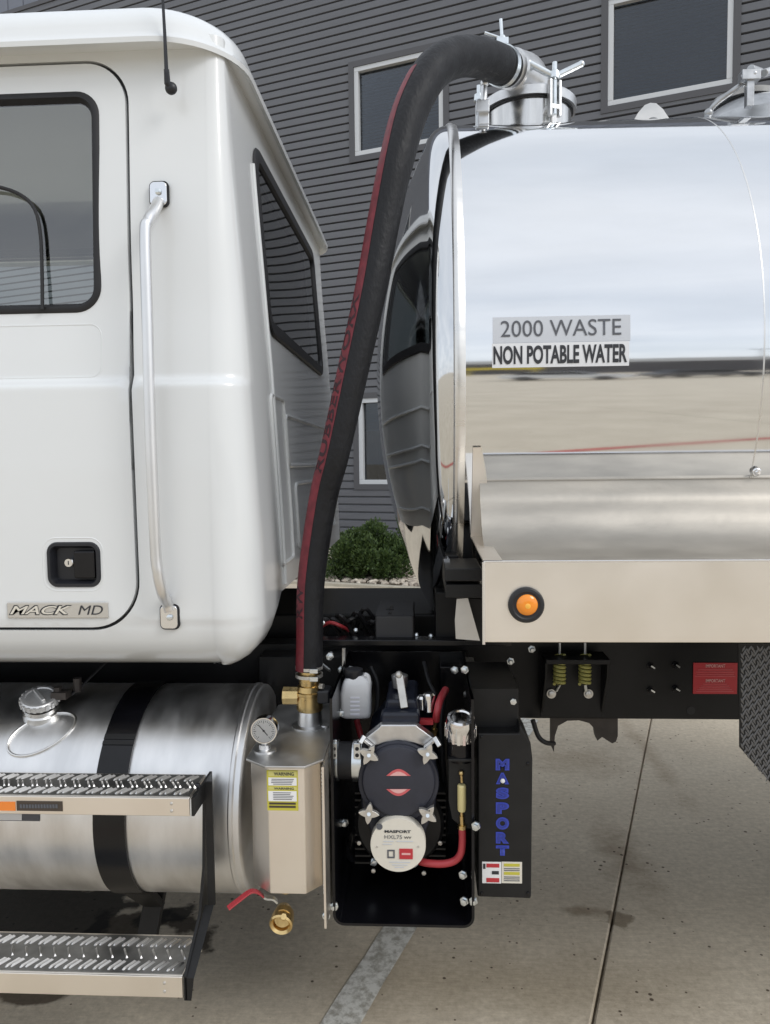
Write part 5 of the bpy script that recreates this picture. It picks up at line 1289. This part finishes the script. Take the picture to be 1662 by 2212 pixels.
# upper cover pieces on the chassis side, lever rod
obj('upper_bracket', pbox(950, 1440, 1030, 1640, 2.30, 2.42), 'black', T, bevel=.004)
m_ = MB(); m_.tube([W(742, 1400, 2.3), W(742, 1440, 2.3), W(735, 1540, 2.25)], .006, 8); obj('support_rod', m_, 'cast', pf)
m_ = MB(); m_.tube([W(690, 1432, 2.2), W(712, 1448, 2.15)], [.006, .004], 8); obj('cotter_pin', m_, 'zinc', pf)
# pump housing with fins
m_ = MB(); c = (862, 1782)
prof = [(.0, .55), (.0, .92), (.01, 1.0)]
for k in range(9): prof += [(.02 + k * .032, 1.0), (.022 + k * .032, .90), (.036 + k * .032, .90), (.038 + k * .032, 1.0)]
prof += [(.33, 1.0), (.33, .5)]
pdisc(c[0], c[1], 2.02, 100, prof, m_, 64)
ph = obj('vacuum_pump', m_, 'black_satin', T, sharp=30, label='black vane vacuum pump with round cover, star knobs and cream plate')
m_ = MB()
for k in range(11):
    y = 1712 + k * 15
    pbox(766, y, 800, y + 4, 2.03, 2.10, m_); pbox(925, y, 962, y + 4, 2.03, 2.10, m_)
obj('cooling_fins', m_, 'black_satin', ph, kind='stuff')
# face casting: a rounded plate joining cover and lower disc
fc_ = [(785, 1618), (806, 1606), (914, 1606), (936, 1620), (942, 1650), (944, 1700), (940, 1745), (922, 1790), (908, 1840), (890, 1872), (830, 1872), (812, 1840), (797, 1790), (780, 1745), (777, 1700), (779, 1650)]
m_ = MB(); pprism(fc_, 1.985, .05, m_); obj('face_plate', m_, 'cover', ph, bevel=.008)
cv = obj('pump_cover', pdisc(860, 1690, 1.945, 82, [(.0, .90), (.002, .96), (.008, 1.0), (.045, 1.0)], n=72), 'cover', ph, sharp=30, label='round matt black pump cover with two red lens shapes')
m_ = MB(); pdisc(860, 1690, 1.960, 90, [(0, .88), (.0, .98), (.004, 1.0), (.03, 1.0)], m_, 64); obj('cover_flange', m_, 'cover', ph)
for cyy, up_ in ((1676, True), (1705, False)):
    L = []
    for k in range(15):
        t = k / 14; x = 834 + 52 * t; yy = cyy - (14.5 * math.sin(PI * t) if up_ else -14.5 * math.sin(PI * t)); L.append((x, yy))
    m_ = MB(); pprism(L, 1.9435, .002, m_); lz = obj('red_lens', m_, 'red_light', cv)
    L2_ = [(860 + (x - 860) * .72, cyy + (y - cyy) * .62) for x, y in L]; m_ = MB(); pprism(L2_, 1.9425, .001, m_); obj('lens_highlight', m_, 'pink', lz)
# star knobs
def knob(x, y, rot, Y=1.925):
    m_ = MB(); pts_ = []
    for k in range(32):
        t = 2 * PI * k / 32; q_ = (t % (PI / 2)) / (PI / 2); q_ = abs(q_ - .5) * 2; rr = 25 * (.43 + .50 * q_ ** 1.5); pts_.append((x + rr * math.cos(t + rot), y + rr * math.sin(t + rot)))
    tri = tessellate_polygon([[Vector((a, b, 0)) for a, b in pts_]]); n = 32; V0 = [W(a, b, Y) for a, b in pts_]; V1 = [v + Vector((0, .014, 0)) for v in V0]
    m_.add(V0 + V1, [tuple(t) for t in tri] + [tuple(i + n for i in t) for t in tri] + [(i, (i + 1) % n, n + (i + 1) % n, n + i) for i in range(n)])
    k_ = obj('star_knob', m_, 'cast', ph, bevel=.002)
    obj('knob_stud', MB().cyl(W(x, y, Y - .002), W(x, y, Y + .05), .005, 10), 'zinc', k_)
knob(796, 1632, .5); knob(923, 1630, .35); knob(796, 1759, .12); knob(923, 1762, .62)
# silver yoke arms
m_ = MB(); pprism([(822, 1566), (898, 1566), (905, 1572), (938, 1596), (918, 1614), (893, 1606), (860, 1601), (828, 1606), (806, 1614), (786, 1596), (817, 1572)], 1.975, .035, m_)
yk = obj('yoke', m_, 'cast_bright', ph, bevel=.004, label='silver cast yoke above the round pump cover')
m_ = MB()
for s_1, s_2 in (((938, 1592), (950, 1612)), ((786, 1590), (776, 1606))):
    m_.bar(W(*s_1, 1.965), W(*s_2, 1.955), .012, .02, (0, 1, 0))
m_.bar(W(786, 1598, 1.962), W(808, 1616, 1.962), .008, .016, (0, 1, 0)); m_.bar(W(938, 1598, 1.962), W(916, 1616, 1.962), .008, .016, (0, 1, 0)); obj('yoke_arm', m_, 'cast_bright', yk, bevel=.002)
# navy body behind, relief lever
m_ = MB(); a = [W(x, y, 2.04) for x, y in ((790, 1600), (826, 1558), (834, 1512), (900, 1512), (908, 1556), (936, 1600))]; m_.prism(a, (0, .2, 0)); pprism([(822, 1540), (906, 1540), (908, 1566), (820, 1566)], 2.0, .05, m_)
obj('intake_housing', m_, 'navy', ph, bevel=.01)
m_ = MB(); m_.lathe(W(863, 1484, 2.13), (0, 0, 1), [(0, .021), (.03, .024), (.034, .024), (.038, .016)], 20); obj('relief_valve', m_, 'cast_bright', ph)
m_ = MB(); m_.bar(W(862, 1458, 2.06), W(873, 1530, 2.03), .022, .010, (0, 1, 0)); m_.sphere(W(861, 1458, 2.06), .011, 12, 8); obj('relief_lever', m_, 'cast', ph, bevel=.003)
m_ = MB(); m_.lathe(W(912, 1530, 2.08), (0, 0, 1), [(0, .017), (.03, .018), (.036, .012)], 20); m_.lathe(W(926, 1535, 2.06), (0, 0, 1), [(0, .016), (.045, .018), (.05, .013)], 20); obj('silver_fitting', m_, 'chrome', ph)
m_ = MB(); m_.cyl(W(935, 1590, 2.05), W(938, 1574, 2.05), .010, 8); m_.cyl(W(938, 1574, 2.05), W(941, 1552, 2.05), .005, 8); obj('brass_fitting', m_, 'brass', ph)
obj('oil_hose', MB().tube(catmull([W(941, 1556, 2.05), W(944, 1536, 2.04), W(950, 1512, 2.06), W(962, 1490, 2.12)], 6), .0105, 12), 'red_rubber', ph)
m_ = MB(); pbox(905, 1556, 935, 1566, 2.03, 2.05, m_); obj('red_tag', m_, 'red', ph)
obj('oil_hose', MB().tube(catmull([W(770, 1556, 2.2), W(776, 1580, 2.18), W(782, 1600, 2.16), W(790, 1618, 2.1)], 6), .009, 10), 'red_rubber', ph)
rsx = random.Random(9)
for k, (pts_k, rr_k) in enumerate((([(722, 1700, 2.2), (728, 1760, 2.15), (742, 1820, 2.2), (770, 1880, 2.25)], .010), ([(738, 1580, 2.3), (730, 1640, 2.25), (735, 1700, 2.2), (750, 1790, 2.25)], .007),
        ([(960, 1490, 2.2), (952, 1560, 2.15), (956, 1650, 2.1), (962, 1760, 2.12), (950, 1860, 2.2)], .008), ([(800, 1440, 2.3), (815, 1480, 2.28), (812, 1540, 2.25), (800, 1580, 2.2)], .007),
        ([(915, 1430, 2.3), (925, 1470, 2.25), (940, 1500, 2.22)], .006))):
    obj('service_hose', MB().tube(catmull([W(a, b, c) for a, b, c in pts_k], 6), rr_k, 8), 'rubber', ph)
for x, y in ((800, 1712), (925, 1712), (775, 1820), (950, 1820), (806, 1880), (915, 1885)):
    obj('housing_bolt', MB().lathe(W(x, y, 2.015), (0, -1, 0), [(0, .0062), (.005, .0062), (.006, .003)], 6), 'cast', ph)
for x, y in ((1040, 1592), (1140, 1650), (1140, 1930), (1040, 1930)):
    obj('guard_screw', MB().lathe(W(x, y, 1.969), (0, -1, 0), [(0, .0048), (.002, .0045), (.003, .002)], 12), 'black', ph)
# cream plate disc
cdv = obj('cream_plate', pdisc(859, 1826, 1.93, 62, [(0, .985), (.002, 1.0), (.03, 1.0)], n=72), 'cream', ph, sharp=30, label='round cream maker plate with small print and a red square')
CY = 1.9285
ptext('plate_lettering', 'MASPORT', 830, 1793, 887, 1799, CY, 'ink', cdv, .04)
ptext('plate_lettering', 'HXL75', 830, 1804, 868, 1812, CY, 'grey_print', cdv, .0)
ptext('plate_lettering', 'WV', 872, 1807, 888, 1812, CY, 'ink', cdv, .02)
obj('plate_print', pbox(862, 1834, 891, 1856, CY - .0004, CY + .0014), 'red', cdv)
obj('plate_print', pbox(867, 1843, 886, 1847, CY - .0012, CY - .0004), 'pink', cdv)
m_ = MB(); pbox(836, 1836, 839, 1854, CY, CY + .001, m_); pbox(839, 1836, 852, 1839, CY, CY + .001, m_); pbox(839, 1851, 852, 1854, CY, CY + .001, m_); pbox(849, 1839, 852, 1851, CY, CY + .001, m_); obj('plate_print', m_, 'grey_print', cdv)
obj('plate_print', pdisc(819, 1786, CY, 7, [(0, 1), (.001, 1)]), 'grey_print', cdv)
for y, a, b in ((1817, 828, 850), (1817, 856, 892), (1823, 826, 846), (1862, 840, 886), (1868, 846, 880), (1873, 852, 872)): obj('print_line', pbox(a, y, b, y + 1.5, CY, CY + .001), 'decal_grey', cdv)
obj('screw', MB().lathe(W(814, 1829, 1.93), (0, -1, 0), [(0, .003), (.002, .002)], 8), 'cast', cdv); obj('screw', MB().lathe(W(903, 1829, 1.93), (0, -1, 0), [(0, .003), (.002, .002)], 8), 'cast', cdv)
# oil hose and sight tube at the right
obj('oil_hose', MB().tube(catmull([W(900, 1858, 1.99), W(920, 1864, 1.97), W(955, 1866, 1.96), (W(980, 1860, 1.955)), W(994, 1845, 1.95), W(998, 1820, 1.95), W(998, 1790, 1.95)], 7), .0098, 14), 'red_rubber', ph)
m_ = MB(); m_.cyl(W(998, 1790, 1.95), W(998, 1782, 1.95), .0115, 8); m_.cyl(W(998, 1782, 1.95), W(997, 1762, 1.95), .007, 12); m_.cyl(W(997, 1762, 1.95), W(997, 1750, 1.95), .0045, 12)
sg_ = obj('oil_sight', m_, 'brass', ph)
m_ = MB(); m_.cyl(W(997, 1690, 1.95), W(996, 1672, 1.95), .004, 12); m_.sphere(W(996, 1670, 1.95), .0075, 12, 8); obj('sight_knob', m_, 'brass', sg_)
obj('sight_tube', MB().lathe(W(997, 1752, 1.95), (0, 0, 1), [(0, .0095), (.004, .0115), (.068, .0115), (.072, .009)], 16), 'sight', sg_)
# filter with chrome cap
fxp = W(995, 1600, 1.95); m_ = MB(); zA_ = W(995, 1648, 1.95).z; zB_ = W(995, 1595, 1.95).z
m_.lathe((fxp.x, 1.97, zA_), (0, 0, 1), [(0, .030), (.01, .036), (zB_ - zA_, .036)], 32); flt = obj('oil_filler', m_, 'black', ph)
m_ = MB(); zC_ = W(995, 1543, 1.97).z
m_.lathe((fxp.x, 1.97, zB_ - .004), (0, -.34, 1), [(0, .034), (.004, .0375), (zC_ - zB_ - .02, .0385), (zC_ - zB_ - .006, .039), (zC_ - zB_ + .006, .035), (zC_ - zB_ + .008, .028), (zC_ - zB_ + .005, .024), (zC_ - zB_ + .007, .004)], 40)
for k in range(18):
    t = 2 * PI * k / 18; m_.obox((fxp.x + .038 * math.cos(t), 1.963 + .037 * math.sin(t), zB_ + .016 + .012 * math.sin(t)), (.0035 * math.cos(t), .0035 * math.sin(t), 0), (-.0035 * math.sin(t), .0035 * math.cos(t), 0), (0, 0, .014))
obj('filler_cap', m_, 'chrome', flt, sharp=30)
m_ = MB(); pprism([(968, 1645), (1024, 1645), (1024, 1792), (1000, 1790), (976, 1770), (968, 1730)], 1.955, .007, m_); obj('sight_bracket', m_, 'black_satin', pf, bevel=.003)
m_ = MB(); pbox(968, 1640, 1024, 1646, 1.93, 1.97, m_); obj('sight_shelf', m_, 'black_satin', pf, bevel=.002)
# reservoir bottle
bx = [W(x, 1500, 2.10).x for x in (733, 800)]; bz0, bz1 = W(766, 1553, 2.10).z, W(766, 1452, 2.10).z
m_ = MB(); sec = []
for k, (zf, sx1, sy1) in enumerate(((0, .80, .8), (.03, .94, .94), (.10, 1.0, 1.0), (.52, 1.0, 1.0), (.72, .93, .93), (.80, .80, .84), (.86, .62, .7), (.90, .60, .62))):
    zq = bz0 + (bz1 - bz0) * zf; cxb = (bx[0] + bx[1]) / 2 + (.004 if zf > .6 else 0); hx_ = (bx[1] - bx[0]) / 2 * sx1; hy_ = .032 * sy1
    sec.append([Vector((x, y, zq)) for x, y in rrect(cxb - hx_, cxb + hx_, 2.125 - hy_, 2.125 + hy_, min(.014, hy_ * .7), 4)])
n = len(sec[0])
for s1 in sec: m_.v += [tuple(p) for p in s1]
for k in range(len(sec) - 1):
    for i in range(n): m_.f.append((k * n + i, k * n + (i + 1) % n, (k + 1) * n + (i + 1) % n, (k + 1) * n + i))
m_.f += [tuple(range(n)), tuple((len(sec) - 1) * n + i for i in range(n))]
bt = obj('oil_bottle', m_, 'bottle', T, sharp=40, label='translucent white oil bottle with black cap left of the pump')
obj('bottle_handle', MB().tube(catmull([W(790, 1500, 2.11), W(796, 1480, 2.11), W(794, 1462, 2.11), W(786, 1457, 2.11)], 5), .007, 10), 'bottle', bt)
m_ = MB(); q = W(764, 1466, 2.125); m_.lathe((q.x, 2.125, q.z - .006), (0, 0, 1), [(0, .024), (.016, .0245), (.022, .027), (.034, .026), (.036, .01)], 24); obj('bottle_cap', m_, 'plastic', bt)
for y in (1508, 1517, 1526, 1535, 1544): obj('level_mark', pbox(756, y - 2, 776, y + 1.5, 2.0915, 2.0935), mat('level_mark_%d' % y, (.80, .81, .90), .4) if y == 1508 else bpy.data.materials['level_mark_1508'], bt)
# black exhaust hose with zinc clamps
m_ = MB(); a = W(720, 1645, 2.02); m_.lathe(Vector((W(700, 1645, 2.0).x, 2.03, a.z)), (1, 0, 0), [(0, .05), (.12, .05)], 32); hs = obj('coupling_hose', m_, 'rubber', ph)
for x0_, x1_ in ((711, 730), (760, 781)):
    m_ = MB(); m_.lathe(Vector((W(x0_, 1645, 2.0).x, 2.03, a.z)), (1, 0, 0), [(0, .050), (0, .055), (SC(x1_ - x0_, 2.0), .055), (SC(x1_ - x0_, 2.0), .050)], 40, False, False); cl_ = obj('hose_clamp', m_, 'zinc', ph)
    m_ = MB(); pbox(x0_ + 3, 1606, x1_ - 3, 1640, 1.955, 1.975, m_); m_.cyl(W((x0_ + x1_) / 2 + 2, 1612, 1.965), W((x0_ + x1_) / 2 + 4, 1598, 1.965), .0045, 8); obj('clamp_screw', m_, 'zinc', cl_, bevel=.002)
    for y in (1618, 1632): obj('slot', pdisc((x0_ + x1_) / 2, y, 1.954, 4.5, [(0, 1), (.001, 1)], n=10), 'seam', cl_)
# belt guard at the right with vertical lettering
gY2 = 1.97
m_ = MB(); gp_ = [(1030, 1640), (1034, 1586), (1124, 1586), (1130, 1566), (1148, 1610), (1150, 1640), (1147, 1880), (1143, 1940), (1030, 1936)]
m_ = MB(); pprism([(1031, 1584), (1120, 1584), (1122, 1564), (1146, 1606), (1150, 1640), (1147, 1942), (1031, 1938)], gY2, .16, m_)
bgd = obj('belt_guard', m_, 'black_satin', T, bevel=.005, label='black belt guard with blue vertical lettering right of the pump')
bb_ = obj('battery_box', pbox(1016, 1488, 1120, 1588, 2.02, 2.30), 'black_satin', T, bevel=.004)
m_ = MB(); m_.prism([W(1016, 1488, 2.02), W(1120, 1488, 2.02), W(1112, 1462, 2.2), W(1010, 1462, 2.2)], (0, .0, -.004)); obj('box_lid', m_, 'black_satin', bb_)
obj('bolt', MB().lathe(W(1108, 1515, 2.02), (0, -1, 0), [(0, .009), (.005, .009), (.006, .004)], 6), 'zinc', bb_)
ys_ = [(1639, 1664), (1669, 1694), (1701, 1726), (1733, 1758), (1765, 1792), (1797, 1822), (1826, 1848)]
for chx, (a, b) in zip('MASPORT', ys_):
    xw = 14.5 if chx != 'M' else 15
    o1_ = W(1085 - xw, b, gY2 - .0012); wd_ = SC(2 * xw, gY2); ht_ = W(1085, a, gY2).z - W(1085, b, gY2).z
    put_text('guard_lettering', chx, (lambda o: (lambda u, v: o + Vector((u, 0, v))))(o1_), wd_, ht_, 'blue_print', bgd, .085)
    o2_ = o1_ + Vector((wd_ * .15, -.0012, ht_ * .13))
    put_text('guard_lettering', chx, (lambda o: (lambda u, v: o + Vector((u, 0, v))))(o2_), wd_ * .70, ht_ * .74, 'blue_dark', bgd, .0)
obj('bolt', MB().lathe(W(1085, 1686, gY2 - .001), (0, -1, 0), [(0, .006), (.004, .006), (.006, .003)], 12), 'white_print', bgd)
dl_ = obj('danger_label', pbox(1041, 1862, 1082, 1908, gY2 - .0012, gY2), 'white_print', bgd)
obj('label_panel', pbox(1050, 1866, 1078, 1874, gY2 - .0022, gY2 - .0012), 'red', dl_); obj('label_panel', pbox(1050, 1897, 1078, 1906, gY2 - .0022, gY2 - .0012), 'red', dl_)
obj('label_panel', pbox(1043, 1866, 1048, 1877, gY2 - .0022, gY2 - .0012), 'ink', dl_); obj('label_panel', pbox(1062, 1882, 1077, 1889, gY2 - .0022, gY2 - .0012), 'ink', dl_)
yl_ = obj('caution_label', pbox(1083, 1862, 1127, 1908, gY2 - .0012, gY2), 'cream', bgd)
for y in (1866, 1884): obj('label_panel', pbox(1088, y, 1122, y + 6, gY2 - .0022, gY2 - .0012), 'yellow_print', yl_)
for y in (1876, 1880, 1894, 1898, 1902): obj('print_line', pbox(1088, y, 1122, y + 1.5, gY2 - .0022, gY2 - .0012), 'grey_print', yl_)

# ------------------------------------------------------------------ suction hose (held by its clamps at both ends: a thing of its own)
pl2 = [((667, 1446), 2.14, 30), ((668, 1380), 2.14, 29.5), ((672, 1250), 2.15, 30), ((697, 1080), 2.14, 31), ((722, 980), 2.12, 32.5), ((760, 810), 2.12, 33.5), ((800, 630), 2.14, 34), ((830, 470), 2.17, 34.5),
       ((858, 340), 2.20, 36.5), ((890, 230), 2.26, 38), ((935, 152), 2.35, 39), ((985, 124), 2.46, 39), ((1032, 124), 2.58, 38), ((1070, 136), 2.68, 38), ((1096, 148), 2.75, 36)]
HP = [W(x, y, Y) for (x, y), Y, r in pl2]; HR = [SC(r, Y) for _, Y, r in pl2]
HPs = catmull(HP, 10); HRs = [v.x for v in catmull([Vector((r, 0, 0)) for r in HR], 10)]
ho2 = empty('suction_hose', HP[0], 'thick black rubber suction hose with red stripe arching from brass valve to tank top', 'hose')
obj('hose_body', MB().tube(HPs, HRs, 40), 'hose', ho2, sharp=60)
# stripe on the street-left side of the hose
def hose_side(j, ang, off):
    P0 = HPs[j]; Tn = (HPs[min(j + 1, len(HPs) - 1)] - HPs[max(j - 1, 0)]).normalized()
    view = Vector((0, -1, 0)); view = (view - Tn * view.dot(Tn)).normalized(); left = Tn.cross(view)      # points left seen from the street
    if left.x > 0: left = -left
    return P0 + (view * math.cos(ang) + left * math.sin(ang)) * (HRs[j] + off)
j1 = int(10 * 9.7)
def a_mid(j): return R(40) + R(22) * min(1, j / 85) ** 2
rows_ = [[hose_side(j, a_mid(j) - R(25) + R(50) * k / 8, .0009) for k in range(9)] for j in range(0, j1)]
m_ = MB(); m_.grid(rows_); obj('hose_stripe', m_, 'red_stripe', ho2, sharp=None, fix=False)
cum = [0.0]
for j in range(1, len(HPs)): cum.append(cum[-1] + (HPs[j] - HPs[j - 1]).length)
def hose_text(s, d0, d1):
    vs, fs, w_, h_ = text2d(s, .02)
    out = []
    for x, y in vs:
        d = d0 + (d1 - d0) * x / w_; j = max(1, min(len(cum) - 1, next((i for i, c_ in enumerate(cum) if c_ >= d), len(cum) - 1))); t = (d - cum[j - 1]) / (cum[j] - cum[j - 1])
        ang = lambda jj: a_mid(jj) + R(17) - R(34) * (1 - y / h_) if False else a_mid(jj) - R(19) + R(38) * (y / h_)
        out.append(hose_side(j - 1, ang(j - 1), .0019).lerp(hose_side(j, ang(j), .0019), t))
    m_ = MB(); m_.add(out, fs); obj('hose_lettering', m_, 'stripe_text', ho2, sharp=None, fix=False)
def dist_at_row(py):
    return cum[min(range(len(HPs)), key=lambda i: abs(row(HPs[i]) - py) + (1000 if i > 95 else 0))]
hose_text('RUBBERWORX', dist_at_row(1022), dist_at_row(655))
hose_text('RW', dist_at_row(1330), dist_at_row(1260))
# clamps at the upper end
for k, (dj, tt) in enumerate(((-4, 0),)):
    j = len(HPs) + dj - 2; P0 = HPs[j]; Tn = (HPs[j + 1] - HPs[j - 1]).normalized()
    m_ = MB(); m_.lathe(P0 - Tn * .008, Tn, [(0, HRs[j] + .001), (0, HRs[j] + .005), (.022, HRs[j] + .005), (.022, HRs[j] + .001)], 40, False, False); hc = obj('hose_clamp', m_, 'zinc', ho2)
    top_ = P0 + Vector((-.0, -.01, HRs[j] + .012)); m_ = MB(); m_.obox(top_, (.02, 0, 0), (0, .012, 0), (0, 0, .010)); m_.cyl(top_, top_ + Vector((-.005, 0, .075)), .0055, 10); m_.cyl(top_ + Vector((0, 0, .01)), top_ + Vector((-.06, 0, .032)), .005, 10); m_.sphere(top_ + Vector((0, 0, .012)), .012, 10, 8); obj('clamp_bolt', m_, 'zinc', hc)
m_ = MB(); q = W(1047, 178, 2.6); m_.tube([W(1046, 182, 2.68), W(1044, 222, 2.68)], .011, 12); m_.sphere(W(1046, 180, 2.68), .015, 12, 8); m_.obox(W(1042, 232, 2.68), (.022, 0, 0), (0, .015, 0), (0, 0, .02)); m_.obox(W(1044, 258, 2.7), (.018, 0, 0), (0, .015, 0), (0, 0, .022)); obj('clamp_lug', m_, 'cast_bright', neck, bevel=.003)

for o in list(bpy.data.objects):
    if o.type == 'MESH' and len(o.data.polygons) == 0: print('EMPTY MESH', o.name)
